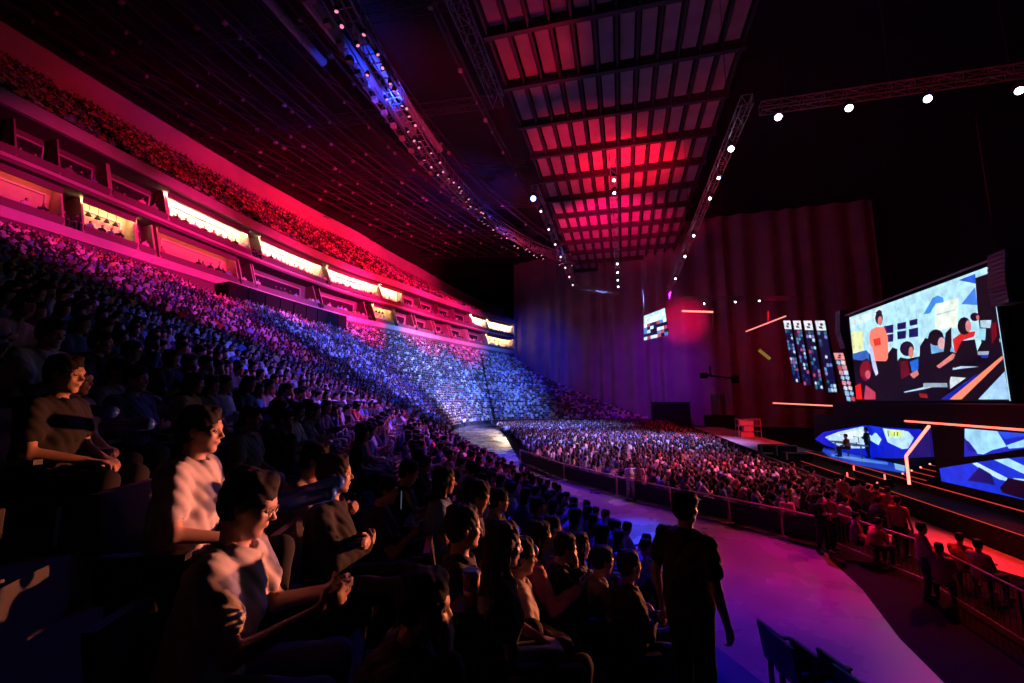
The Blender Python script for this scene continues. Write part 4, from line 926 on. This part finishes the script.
# back screen with players in front
t = empty('led_wall', (0, 0, 0), 0, 'wide blue and white screen behind the players on the left half of the stage', 'screen')
Y0, Y1 = onX(*c3(860, 150), 14)[1], onX(*c3(100, 180), 14)[1]
MB().box(14.0, 14.2, Y0, Y1, 1.3, 3.6, BLACK).obj('screen_cabinet', t)
def flat(items, X, y0, y1, z0, z1, parent, name='picture', st=1.1, step=.0025):
    mb = MB()
    for L, (cv, pts, col) in enumerate(items):
        q = []
        for p in pts: v = onX(*cv(*p), X); q.append((X-.006-step*L, min(max(v[1], y0), y1), min(max(v[2], z0), z1)))
        mb.poly(q, G(col, st))
    return mb.obj(name, parent)
flat([(c3, [(80, 196), (160, 150), (440, 104), (560, 118), (830, 132), (860, 300), (740, 330), (600, 330), (480, 330), (300, 300), (170, 240)], (.04, .12, .80)),
 (c3, [(170, 185), (260, 150), (430, 112), (490, 180), (470, 235), (440, 262), (300, 262), (220, 222)], (.72, .88, 1.0)), (c3, [(250, 170), (420, 130), (440, 180), (330, 200)], (.92, .98, 1.0)),
 (c3, [(565, 124), (740, 146), (780, 190), (740, 262), (700, 268), (600, 220)], (.72, .88, 1.0)), (c3, [(575, 128), (715, 140), (705, 190), (600, 185)], (.82, .98, .80)), (c3, [(625, 140), (690, 146), (684, 178), (628, 172)], (.9, .95, .45)),
 (c3, [(600, 140), (606, 140), (610, 180), (604, 180)], (.1, .25, .3)), (c3, [(645, 150), (651, 150), (649, 178), (643, 178)], (.1, .25, .3)), (c3, [(668, 150), (674, 151), (670, 180), (664, 178)], (.1, .25, .3)),
 (c3, [(470, 200), (520, 150), (560, 200), (540, 240)], (.7, .9, 1.0)), (c3, [(480, 105), (560, 118), (560, 170), (500, 150)], (.06, .2, .85))], 14.0, Y0, Y1, 1.32, 3.58, t)
# led floor, left half and right half
def fpoly(pts, col, L, m=None, st=1.0):
    return [(*onZ(*p, 1.285)[:2], 1.29+.003*L) for p in pts], G(col, st)
fc = MB()
LF = [([c3(170, 240), c3(300, 285), c3(480, 310), c3(640, 300), c3(735, 280), c3(722, 320), c3(720, 432), c3(560, 408), c3(380, 375), c3(200, 325), c3(150, 280)], (.05, .22, .75)),
 ([c3(210, 300), c3(420, 330), c3(600, 360), c3(600, 374), c3(400, 350), c3(215, 315)], (.35, .55, .9)), ([c3(640, 350), c3(716, 350), c3(714, 420), c3(650, 405)], (.55, .75, .95)), ([c3(170, 245), c3(290, 290), c3(260, 296), c3(165, 262)], (.03, .06, .4)), ([c3(450, 290), c3(600, 300), c3(640, 330), c3(470, 325)], (.02, .05, .35))]
for L, (p, c) in enumerate(LF): fc.poly([(max(x, 11.77), y, 1.290+.004*L) for x, y, _ in [onZ(*q, 1.29) for q in p]], G(c, .9))
tag(fc.obj('led_floor'), 'glowing blue floor screen in front of the players', 'floor screen')
RX = 11.9
t = empty('led_wall', (0, 0, 0), 0, 'blue and white screen under the long neon bar at the right picture edge', 'screen')
y1_ = onX(*c4(525, 130), RX)[1]; y2_ = onX(*c4(325, 480), RX)[1]; MB().box(RX, RX+.2, 8, y1_, 1.3, 3.65, BLACK).box(RX, RX+.2, y1_, y2_, 1.3, 2.35, BLACK).obj('screen_cabinet', t)
flat([(c4, [(530, 128), (1120, 168), (1120, 300), (860, 345), (680, 372), (530, 385)], (.04, .15, .75)), (c4, [(532, 130), (800, 150), (880, 300), (760, 330), (690, 365), (640, 360), (534, 230)], (.62, .86, 1.0)), (c4, [(880, 290), (1120, 210), (1120, 300), (900, 318)], (.6, .85, .98)), (c4, [(534, 240), (570, 260), (640, 350), (560, 330)], (.03, .1, .6)), (c4, [(800, 150), (1120, 175), (1120, 200), (870, 240)], (.1, .3, .9)),
 (c4, [(330, 480), (600, 436), (780, 410), (1120, 375), (1120, 760), (345, 585)], (.05, .20, .85)), (c4, [(600, 440), (640, 432), (890, 560), (880, 585), (820, 570), (690, 500)], (.75, .93, 1.0)), (c4, [(780, 410), (900, 398), (1120, 500), (1120, 570)], (.65, .88, 1.0)), (c4, [(940, 560), (1120, 575), (1120, 605), (960, 590)], (.7, .88, .95)), (c4, [(660, 470), (760, 530), (790, 620), (700, 600), (560, 580)], (.02, .06, .4)), (c4, [(830, 640), (900, 560), (1120, 600), (1120, 760), (850, 680)], (.01, .02, .1))], RX, 8.1, y2_-.02, 1.32, 3.62, t)
mb = MB(); a = onX(*c4(360, 130), 12.6)[1]; mb.box(12.15, 12.6, y1_+.02, a, 1.29, 3.7, BLACK); tag(mb.obj('masking_flat'), 'black upright flat between the stairs and the right hand screen', 'panel')
# stage stairs with red lit edges
def stairs(x0, y0, y1, n, rise, run, label, dirx=-1, z0=0.0):
    t = empty('stage_stairs', (x0, (y0+y1)/2, z0), 0, label, 'stairs'); hw = abs(y1-y0)/2
    for k in range(n):
        MB().box(dirx*run*(k+1) if dirx < 0 else run*k, dirx*run*k if dirx < 0 else run*(k+1), -hw, hw, 0, rise*(n-k), BLACK).obj('step', t)
        z = rise*(n-k); x = dirx*run*(k+1) if dirx < 0 else run*k
        MB().bar((x, -hw, z), (x, hw, z), .012, DIMN, 5).obj('step_light', t)
        for y in (-hw, hw): MB().bar((x, y, z), (x, y, z+.22), .03, NEON, 6).obj('post_light', t)
    return t
p = onX(876, 472, 11.0); stairs(11.0, p[1]-1.3, p[1]+1.3, 3, .33, .3, 'small stage stairs with glowing red posts in front of the stage edge', -1, .3)
t = empty('stage_stairs', (12.0, onX(924, 470, 12.2)[1], 1.28), 0, 'steps with red glowing edges right of the bent neon bar', 'stairs')
for k in range(4):
    MB().box(-.3+.28*k, .5, -1.0, .55-.12*k, .16*k, .16*(k+1), BLACK).obj('step', t); MB().bar((-.3+.28*k, -1.0, .16*(k+1)), (-.3+.28*k, .55-.12*k, .16*(k+1)), .013, DIMN, 5).obj('step_light', t); MB().ball((-.3+.28*k, .55-.12*k, .16*(k+1)+.03), .04, NEON2).obj('post_light', t)
# players desks and players
def desk(x, y, rz, label):
    t = empty('gaming_desk', (x, y, 1.3), rz, label, 'desk'); MB().box(-.35, .35, -.9, .9, .70, .75, SLAB).obj('tabletop', t)
    for a in (-.8, .8): MB().box(-.03, .03, a-.03, a+.03, 0, .70, STEEL).obj('leg', t)
    return t
def monitor(x, y, z, rz, label):
    t = empty('monitor', (x, y, z), rz, label, 'monitor'); MB().box(-.03, .0, -.3, .3, .12, .47, BLACK).obj('display_case', t); MB().box(-.1, .1, -.12, .12, 0, .015, BLACK).bar((-.02, 0, 0), (-.02, 0, .2), .02, BLACK).obj('stand', t)
    MB().box(.0, .004, -.28, .28, .14, .45, emat((.55, .75, 1.0), 1.2)).obj('screen', t)
for k, (px, py) in enumerate(((842, 452), (855, 455))):
    p = onZ(px, py+2, 1.3); x, y = min(max(p[0], 12.3), 13.4), p[1]; desk(x, y, PI, ['white topped gaming desk on the blue stage, left one', 'white topped gaming desk on the blue stage, right one'][k]); monitor(x, y-.3, 2.05, PI, ['pale monitor on the left gaming desk', 'pale monitor on the right gaming desk'][k])
p = onZ(869, 458, 1.3); person('standc', (p[0], p[1], 1.3), PI, (.02, .03, .05), label='person in black standing in the middle of the stage before the white screen', fine=False)
p = onZ(882, 458, 1.3); person('lap', (min(p[0], 12.9), p[1], 1.3), PI, (.8, .1, .05), label='player in red jersey seated on stage right of the standing one', fine=False)
# slanted led banner columns
def banner(quad, X, label, ncol=3, nrow=15, top=(.95, .97, 1.0), pal=None, seed=1):
    r = random.Random(seed); t = empty('led_banner', (0, 0, 0), 0, label, 'banner screen', 'slanted banner screens')
    A, B, C, D = [onX(*q, X) for q in quad]      # TL TR BR BL
    MB().prism([A, B, C, D], (.12, 0, 0), BLACK).obj('banner_case', t)
    P = lambda u, v: (A*(1-u)+B*u)*(1-v)+(D*(1-u)+C*u)*v-np.array([.006, 0, 0]); mb = MB()
    pal = pal or [(.03, .06, .22)]*8+[(.1, .25, .5), (.35, .6, .8), (.8, .9, .95), (.5, .5, .8), (.75, .3, .5), (.2, .45, .55)]
    mb.poly([P(.04, .01), P(.96, .01), P(.96, .15), P(.04, .15)], G(top, 1.0))
    e = np.array([-.004, 0, 0])
    mb.poly([P(.45, .05)+e, P(.72, .045)+e, P(.74, .08)+e, P(.5, .085)+e], G((.05, .05, .12))).poly([P(.3, .09)+e, P(.6, .095)+e, P(.7, .125)+e, P(.35, .12)+e], G((.05, .05, .12)))
    for i in range(ncol):
        for j in range(nrow):
            u0 = .04+.92*i/ncol; u1 = .04+.92*(i+1)/ncol; v0 = .16+.83*j/nrow; v1 = .16+.83*(j+1)/nrow; c = r.choice(pal)
            if j > nrow*.8 and r.random() < .4: c = (.8, .92, 1.0)
            mb.poly([P(u0, v0), P(u1, v0), P(u1, v1), P(u0, v1)], G((.03, .06, .22), .8)); k = r.uniform(.1, .4)
            mb.poly([P(u0+(u1-u0)*k, v0)+e, P(u1, v0+(v1-v0)*k)+e, P(u1-(u1-u0)*k, v1)+e, P(u0, v1-(v1-v0)*k)+e], G(c, 1.0))
    mb.obj('banner_picture', t)
    return t
names = ['slanted blue banner screen with white emblem head, farthest left of the four', 'slanted blue banner screen with white emblem head, second of the four', 'slanted blue banner screen with white emblem head, third of the four', 'slanted blue banner screen with white emblem head, nearest the hanging loudspeakers']
for k, q in enumerate(([(783, 320), (790.5, 320), (801, 383), (794, 383)], [(792.6, 320), (800.6, 320), (812, 386), (804, 386)], [(803, 320), (812, 320), (824, 390), (815.5, 390)], [(814.5, 320), (825, 320), (838, 393), (828.5, 393)])):
    banner(q, 16.0, names[k], seed=k+2)
banner([(833, 352.5), (843.5, 352.5), (857, 402), (847, 402)], 14.6, 'narrow pinkish banner screen directly left of the main screen', 2, 8, (.95, .6, .6), [(.9, .6, .65), (.95, .85, .85), (.75, .3, .35), (.6, .8, .95), (.85, .9, 1.0)], 9)
def line_array(pxs, X, w, label, lit):
    t = empty('line_array_speaker', onX(*pxs[0], X), 0, label, 'loudspeaker'); b = np.array(t.location); P = [onX(*q, X)-b for q in pxs]
    for k, (p, q) in enumerate(zip(P[:-1], P[1:])):
        d = q-p; g = d*.06; a, c = p+g, q-g; u = np.array([0, w/2, 0]); x = np.array([.5, 0, 0])
        MB().hexa([c-u, c+u, c+u+x, c-u+x, a-u, a+u, a+u+x, a-u+x], mat('speaker case', (.10, .11, .13), .4)).obj('speaker_cabinet', t)
    MB().bar(P[0], P[0]+(0, 0, 5), .008, BLACK).obj('hoist_cable', t); return t
line_array([(837.5, 311+4.0*k) if k < 6 else (837.5+1.05*(k-5), 335+3.4*(k-6)) for k in range(11)], 14.6, .7, 'curved hanging loudspeaker column between the banner screens and the main screen', 0)
line_array([(996+.0*k, 252+4.4*k) if k < 8 else (996+.8*(k-7), 252+4.4*k) for k in range(13)], 12.6, .75, 'hanging loudspeaker column in front of the dark right corner of the main screen', 0)
# far screen hung near the end of the truss
t = empty('hanging_screen', (0, 0, 0), 0, 'small tilted white and blue screen hanging below the far end of the red truss', 'screen')
SQ = [(644, 316), (665, 308), (668.5, 335), (644, 340.5)]
A4 = [onY(*SQ[0], 64), onY(*SQ[1], 62), onY(*SQ[2], 62), onY(*SQ[3], 64)]
MB().prism([a+np.array([0, .02, 0]) for a in A4], (.1, .2, 0), BLACK).obj('screen_case', t); r = random.Random(4); mb = MB()
def Q4(u, v): return (A4[0]*(1-u)+A4[1]*u)*(1-v)+(A4[3]*(1-u)+A4[2]*u)*v+np.array([-.02, -.04, 0])
for i in range(7):
    for j in range(8):
        c = r.choice([(.75, .9, .95), (.9, .97, .9), (.7, .85, 1.0)]) if j < 3 else r.choice([(.75, .9, 1.0), (.1, .12, .3), (.05, .05, .15), (.35, .5, .8), (.7, .3, .4), (.85, .93, 1.0)])
        mb.poly([Q4(i/7, j/8), Q4((i+1)/7, j/8), Q4((i+1)/7, (j+1)/8), Q4(i/7, (j+1)/8)], G(c, 1.3))
mb.obj('screen', t)
for k in (0, 1): MB().bar(A4[k], (A4[k][0], A4[k][1], 20.4), .03, DSTEEL).obj('hanging_cable', t)
for k in range(14):
    x = 6.4+random.uniform(-.9, .9); y = 60+random.uniform(-3, 5); z = 17.6+random.uniform(-1, 1)
    tag(MB().bar((x, y, HR), (x+random.uniform(-.3, .3), y, z), .025, STEEL).obj('hanging_chain'), 'thin chain in the bundle hanging at the far end of the red truss', 'chain', 'chains at the far end of the red truss')
# bits in front of the backdrop
neon([onY(682, 311, 66), onY(713, 312, 66)], 'red-lit panel made as glowing bar, high on the backdrop below the far cross truss', .12, NEON2)  # red light on the panel is put in as its own glow
neon([onY(746, 331.5, 52), onY(786, 316, 48)], 'slanted pinkish light bar hanging left of the banner screens', .07, emat((1.0, .3, .25), 1.2))
for (a, b), lb in zip((((713, 308), (713, 329)), ((734, 308), (734, 331)), ((768, 311), (768, 326))), ('first', 'second', 'third')): tag(MB().bar(onY(*a, 66.5), onY(*b, 66.5), .1, STEEL).obj('drop_pipe'), 'vertical pipe hanging from the far cross truss, %s from the left' % lb, 'pipe')
mb = MB(); a, b = onY(703, 375, 70), onY(737, 379, 70); mb.bar(a, b, .18, BLACK).bar(a+(1, 0, 0), a+(1, 0, 1.3), .2, BLACK).box(a[0]-.4, a[0]+.6, a[1]-.3, a[1]+.3, a[2]-.5, a[2]+.3, BLACK).box(b[0]-.7, b[0]+.2, b[1]-.3, b[1]+.3, b[2]-.6, b[2]+.5, BLACK).bar((b[0]-.5, b[1], b[2]), (b[0]-.5, b[1], 40), .04, DSTEEL); tag(mb.obj('hanging_bracket'), 'black pipe bracket hanging on a cable in front of the purple backdrop', 'bracket')
mb = MB()
a, b = onY(759, 350, 60), onY(770, 359, 60); mb.bar(a, b, .22, mat('yellow glow paint', (.6, .55, .08), .5, emit=.25)); tag(mb.obj('yellow_fixture'), 'small slanted yellow fixture left of the banner screens', 'fixture')  # yellow surface given a weak glow of its own
mb = MB(); a, b = onY(773, 403, 56), onY(836, 406, 50); mb.bar(a, b, .09, emat((1.0, .25, .18), 1.6)).bar(a-(0, 0, .3), b-(0, 0, .3), .12, BLACK); tag(mb.obj('light_bar'), 'thin red-white light bar low over the far end of the stage', 'light bar')
def zfloor(px, py, Y): p = onY(px, py, Y); return p
a, b = onY(652, 402, 84), onY(690, 402, 84); mb = MB(); mb.box(a[0], b[0], 84, 87, 0, a[2], BLACK); tag(mb.obj('black_booth'), 'black draped booth behind the far floor seats', 'booth')
a, b = onY(711, 394, 78), onY(725, 394, 78); mb = MB(); mb.box(a[0], b[0], 78, 78.5, 0, a[2], CURT).bar((a[0]+1.2, 77.9, 0), (a[0]+1.2, 77.9, a[2]), .12, SLAB); tag(mb.obj('cloth_panel'), 'pale purple cloth panel standing right of the black booth', 'panel')
a, b = onY(706, 415, 74), onY(736, 415, 74); mb = MB(); mb.box(a[0], b[0], 74, 76, 0, a[2], BLACK); tag(mb.obj('equipment_case'), 'low black equipment case before the backdrop right of the cloth panel', 'case')
a, b = onY(738, 418, 48), onY(760, 418, 48); t = empty('equipment_rack', (a[0], 48, 1.05), 0, 'red-lit equipment rack standing on the far deck', 'rack'); W_, H_ = b[0]-a[0], a[2]-1.05
for x in (0, W_):
    for y in (0, 1.2): MB().bar((x, y, 0), (x, y, H_), .05, STEEL).obj('post', t)
for k in range(4): MB().box(0, W_, 0, 1.2, H_*k/3.3, H_*k/3.3+.06, STEEL).obj('shelf', t); MB().box(.2+.3*k % .6, W_*.7, .1, 1.0, H_*k/3.3+.06, H_*k/3.3+.5, SLAB).obj('device', t) if k < 3 else None
# black stage gear between deck and stage
for k, (px, py, w_, h_) in enumerate(((772, 452, 1.6, .5), (785, 456, 1.2, .7), (797, 460, 1.4, .45), (808, 470, .9, .3))):
    p = onZ(px, py, 1.05 if k < 3 else .6); mb = MB(); mb.box(p[0]-w_/2, p[0]+w_/2, p[1]-.4, p[1]+.4, p[2], p[2]+h_, BLACK).box(p[0]-w_/2, p[0]-w_/2+.08, p[1]-.42, p[1]-.38, p[2]+.05, p[2]+h_, STEEL).bar((p[0]-w_/2, p[1]-.42, p[2]+h_), (p[0]+w_/2, p[1]-.42, p[2]+h_), .03, STEEL); tag(mb.obj('flight_case'), ['wide black flight case lit red on the side deck', 'tall black flight case next along the side deck', 'flat black flight case near the end of the stage', 'small black flight case below the stage edge'][k], 'case')
# rail between the aisle and the floor seats
RAILM = mat('rail paint', (.55, .35, .28), .5)
bp = [np.array(p) for p in BARB[1:]]; segs = list(zip(bp[:-1], bp[1:])); onames = ['farthest section', 'section beyond the white-shirted steward', 'section beside the white-shirted steward', 'middle section', 'section right of the standing staff member', 'nearest section by the black-clad steward']
for k, (a, b) in enumerate(segs):
    t = empty('crowd_barrier', a, 0, 'low rail with orange-lit top before the floor seats, %s' % onames[min(k, 5)], 'barrier', 'rail sections along the floor seats'); d = (b-a)
    MB().bar((0, 0, .92), d+(0, 0, .92), .035, RAILM, 8).obj('top_rail', t)
    MB().bar((0, 0, 0), (0, 0, .92), .03, RAILM, 8).bar((0, 0, 0), (0, 0, .03), .16, DSTEEL, 10).obj('post', t)
    e = d/np.linalg.norm(d); MB().hexa([e*.1+(0, 0, .12), e*.1+(.02, .02, .12), d-e*.1+(.02, .02, .12), d-e*.1+(0, 0, .12), e*.1+(0, 0, .8), e*.1+(.02, .02, .8), d-e*.1+(.02, .02, .8), d-e*.1+(0, 0, .8)], mat('black banner cloth', (.02, .02, .022), .9)).obj('cloth_infill', t)
# fence round the pit
def fence(pts, label):
    t = empty('pit_fence', pts[0], 0, label, 'fence'); b = np.array(pts[0])
    for p, q in zip(pts[:-1], pts[1:]):
        p = np.array(p)-b; q = np.array(q)-b; n = max(2, int(np.linalg.norm(q-p)/.16)); mb = MB().bar(p+(0, 0, 1.05), q+(0, 0, 1.05), .025, STEEL, 6).bar(p+(0, 0, .12), q+(0, 0, .12), .02, STEEL, 6)
        for k in range(n+1): c = p+(q-p)*k/n; mb.bar(c+(0, 0, .12), c+(0, 0, 1.05), .009 if 0 < k < n else .025, STEEL, 4)
        mb.obj('fence_panel', t)
    return t
F0 = [onZ(826, 549, 0)*V3(1, 1, 0)+V3(.4, .4, 0), V3(7.3, 14.0, 0), V3(7.2, 11, 0), V3(7.3, 8, 0)]
fence(F0, 'metal fence of thin bars running from the black-clad steward to the lower right')
fence([V3(8.9, 34, 0), V3(9.0, 27, 0), V3(9.1, 21, 0)], 'metal fence of thin bars running along the stage front')
PITM = mat('pit deck', (.5, .42, .42), .75, noise=.3, nscale=2)
mb = MB(); pp = [onZ(*q, .3) for q in ((884, 506), (905, 500), (965, 528), (1060, 565), (1060, 588), (985, 566), (930, 548))]; mb.prism([(x, y, .05) for x, y, z in pp], (0, 0, .25), PITM); tag(mb.obj('low_deck'), 'low deck washed bright red in front of the stage at the right', 'deck')
# stewards and press
RED_LIT = (.5, .12, .12)  # shirt colour with the red pit light put into it
def stand_at(px, py, z, var, shirt, yaw, label, pants=(.02, .02, .03), fine=False):
    p = onZ(px, py, z); return person(var, (p[0], p[1], z), yaw, shirt, pants, label, None, fine)
stand_at(631, 500, .021, 'standf', (.85, .8, .85), math.radians(-70), 'steward in white shirt standing in front of the orange-lit rail', (.5, .4, .5), True)
stand_at(640, 500, .021, 'standl', (.6, .25, .3), math.radians(-110), 'person in reddish top and shorts standing right of the white-shirted steward', (.3, .1, .15))
stand_at(824, 553, .021, 'standc', BLK, math.radians(-60), 'steward in black standing at the corner of the purple floor', BLK, True)
stand_at(833, 549, 0, 'standf', RED_LIT, math.radians(30), 'person in red-lit shirt leaning just behind the black-clad steward')
stand_at(788, 531, 0, 'lean', (.8, .5, .5), math.radians(-100), 'person in pink-lit shirt crouched on the rail near its third post')  # pink light is put into the shirt colour
stand_at(492, 428, .0, 'stand', BLK, 0, 'dark figure standing at the far end of the pale floor reflection')
press = [(858, 528, 'standu', 'person raising both arms with a camera among the press by the fence'), (868, 530, 'standf', 'person in red-lit top right of the raised arms by the fence'), (880, 536, 'standu', 'person holding a camera up at the fence, right of the pair'), (846, 520, 'standf', 'person at the fence left of the raised arms'), (838, 512, 'lap', 'person seated behind the black-clad steward'), (903, 556, 'stand', 'tall person in black and cap at the fence against the red deck'), (893, 540, 'standf', 'person stooped between the fence and the red deck'), (858, 560, 'lap', 'person seated low inside the fence'), (874, 566, 'lean', 'person crouched low inside the fence, right of the seated one'), (929, 600, 'standc', 'person in dark top at the lower right fence before the red deck'), (946, 606, 'lap', 'person seated in the dark at the lower right'), (963, 590, 'lean', 'person leaning forward in the dark beside the red deck'), (985, 600, 'cross', 'person with folded arms in the dark at the right edge'), (815, 510, 'standf', 'person standing left of the black-clad steward at the end of the rail'), (795, 500, 'standf', 'person in pale top near the end of the floor rows')]
for px, py, v_, lb in press: stand_at(px, py, 0, v_, random.choice([RED_LIT, (.2, .1, .1), BLK, (.5, .3, .3)]), math.radians(random.uniform(-30, 60)), lb)  # reddish tones carry the pit light in the cloth colour
# rails and openings at the top of the lower stand
def ringrail(i0, i1, v, h, label, m=SLAB):
    k0 = int(v*NROW); z = rowz(k0); n = max(3, int((i1-i0)*2)); t = empty('stair_rail', (*rowpt(v, i0), z), 0, label, 'railing'); b = np.array(t.location); mb = MB(); P = [np.array([*rowpt(v, i0+(i1-i0)*k/n), z]) for k in range(n+1)]
    for a, c in zip(P[:-1], P[1:]):
        mb.bar(a-b+(0, 0, h), c-b+(0, 0, h), .05, m)
    mb.obj('top_rail', t)
    for a in P: MB().bar(a-b, a-b+(0, 0, h), .04, m).obj('post', t)
for (a, b, lb) in ((ringpt(170, 16), ringpt(205, 16), 'pink-lit white railing round the nearest stand entrance'), (ringpt(232, 16), ringpt(292, 16), 'pink-lit white railing round the long middle stand entrance'), (ringpt(340, 16), ringpt(376, 16), 'pale railing round the stand entrance below the small yellow suite')):
    ringrail(a, b, .865, 1.1, lb)
mb = MB()
for i in np.arange(ringpt(214, 16), ringpt(330, 16), 1.5):
    a, b = RP(i, -2.3, 13.6), RP(i+1.4, -2.3, 13.6); c, d = RP(i+1.4, -.4, 13.6), RP(i, -.4, 13.6); mb.hexa([a, b, c, d]+[q+np.array([0, 0, 2.9]) for q in (a, b, c, d)], BLACK)
tag(mb.obj('entrance_housing'), 'dark boxed stand entrance under the red suites', 'entrance')
# ================================================================ lights
def spot(loc, aim, col, W, deg=50, blend=.6, r=.3, name='spot'):
    L = bpy.data.lights.new(name, 'SPOT'); L.energy = W; L.color = col; L.spot_size = math.radians(deg); L.spot_blend = blend; L.shadow_soft_size = r
    o = link(name, L); o.location = loc
    import mathutils
    o.rotation_euler = (mathutils.Vector(aim)-mathutils.Vector(loc)).to_track_quat('-Z', 'Y').to_euler(); return o
K = 1000
RED = (1, .003, .035); MAG = (1, .02, .35); BLUE = (.04, .14, 1); PBL = (.3, .4, 1)
# red wash on the upper stand and the wall behind
for y, W, c in ((24, 7, RED), (34, 22, RED), (46, 70, RED), (60, 110, RED), (78, 110, (1, .006, .10))):
    spot((-6, min(y, 60), 21), (-51, y+6, 33), c, W*K, 40, .9)
# magenta on the fascia and top of the lower stand
for y, W in ((20, 30), (30, 70), (42, 120), (56, 170), (74, 120), (92, 120)): spot((-6, min(y, 60), 20), (-40, y+2, 18.6), (1, .01, .2), W*K*1.3, 27, 1)
# blue and purple on the lower stand
spot((5, 30, 20), (-22, 31, 8), (.06, .08, 1), 24*K, 46, 1)
spot((5, 28, 20), (-11.5, 18, 4.5), (.08, .1, 1), 50*K, 38, 1)
spot((9, 26, 18), (-9, 20, 3), (1, .05, .4), 16*K, 36, 1)
spot((5, 34, 20), (-30, 24, 12), (.8, .02, .4), 44*K, 30, 1)
spot((5, 45, 20), (-30, 48, 10), (.13, .14, 1), 150*K, 44, 1)
spot((6, 60, 20), (-28, 70, 9), (.18, .28, 1), 330*K, 40, 1)
spot((6, 62, 20), (-26, 88, 9), (.1, .22, 1), 190*K, 40, 1)
spot((6, 50, 20), (-22, 66, 3), (.8, .5, .95), 130*K, 22, 1)
# floor seats
spot((-6, 52, 20), (-10, 66, 1), (.2, .25, 1), 80*K, 60, .9)
spot((9, 44, 20), (2, 44, 1), (.4, .3, 1), 60*K, 60, .9)
spot((9, 25, 20), (5, 28, 1), (1, .1, .25), 42*K, 36, 1)
spot((7, 44, 20), (0, 34, 1), (.8, .25, .8), 60*K, 46, 1)
spot((12.5, 36, 13), (-4, 50, 1), (.5, .2, 1), 20*K, 50, 1)
# aisle
spot((7, 30, 20), (4.4, 14.6, 0), (.95, .001, .5), 30*K, 15, 1)
spot((-.1, 32, 20), (-3, 21, 0), (.16, .01, 1), 40*K, 34, 1)
spot((-6, 33, 20), (3.0, 7.2, 0), (.002, .002, 1), 60*K, 20, 1)
spot((-6, 36, 20), (-11, 36, 0), (.03, .03, 1), 50*K, 34, 1)
spot((-.1, 40, 20), (.6, 16.4, 0), (.015, .06, 1), 90*K, 7, .7)
spot((-26, 104, 15.5), (-20, 56, 0), (1, .7, .42), 60*K, 16, 1)  # added lamp under the suite corner, makes the warm glare on the floor
# backdrop
spot((-6, 60, 20), (-22, 106, 14), (.005, .025, 1), 45*K, 36, 1)
spot((7, 64, 20), (4, 93, 8), (.3, .01, .8), 20*K, 60, 1)
spot((9, 64, 20), (12, 90, 20), (1, .005, .09), 40*K, 24, 1)
spot((20, 60, 18), (24, 88, 10), (1, .005, .03), 3*K, 60, 1)
# ceiling panels
spot((-3, 62, 21.5), (-1, 72, 34.7), (1, .003, .12), 40*K, 75, 1)
spot((3, 50, 21.5), (1.5, 55, 34.7), (1, .003, .03), 34*K, 66, 1)
spot((-4, 46, 21.5), (-4, 50, 34.7), (1, .003, .05), 8*K, 80, 1)
spot((-5, 40, 21.5), (-7, 34, 34.7), (1, .003, .02), 4*K, 50, 1)
# roof steel on the left
spot((-20, 50, 24), (-38, 62, 37), (1, .01, .06), 20*K, 95, 1)
spot((-17, 30, 29), (-23, 33, 35), (.02, .05, 1), 12*K, 80, 1)
spot((-17, 66, 28), (-22, 66, 36), (.08, .05, 1), 9*K, 100, 1)
spot((-10, 26, 21), (-18, 38, 31), (1, .02, .1), 18*K, 60, 1)
spot((-10, 56, 21), (-14, 66, 30), (1, .03, .12), 22*K, 60, 1)
# trusses
spot((0, 20, 10), (7, 42, 20), (1, .02, .05), 12*K, 60, .9)
spot((12, 14, 10), (15, 25, 20), (1, .02, .03), 2.5*K, 70, .9)
# pit, deck
spot((13, 30, 10), (11, 50, 1), (1, .006, .01), 16*K, 40, .8)
spot((9, 25, 20), (9.3, 14.5, 0), (1, .02, .01), 30*K, 20, .9)
spot((12.5, 24, 13), (5, 23, .8), (1, .1, .2), 16*K, 44, 1)
spot((12.5, 21, 11), (7.6, 15.5, 1), (1, .02, .05), 7*K, 50, .9)
# added warm spots over the stage ledge light the fronts of the near rows
spot((10.9, 20, 2.9), (-.6, 4.1, 3.75), (1, .24, .10), 22*K, 11, .9, .12)
spot((10.9, 18, 2.9), (-1.3, 2.3, 4.25), (1, .30, .26), 13*K, 5.4, .9, .12)
spot((-6, 31.6, 20), (-4, 9, 4.4), (.04, .08, 1), 5*K, 20, 1)
spot((-.1, 31, 20), (-7.5, 11.5, 4.5), (.07, .12, 1), 36*K, 21, 1)
spot((7, 28, 20), (-6.5, 12.5, 4), (1, .04, .35), 22*K, 24, 1)
st_ = onZ(631, 500, 0)
spot((7, 28, 20), (st_[0], st_[1], 1.2), (1, .6, .75), 14*K, 5, 1)  # added narrow spot to brighten the white-shirted steward
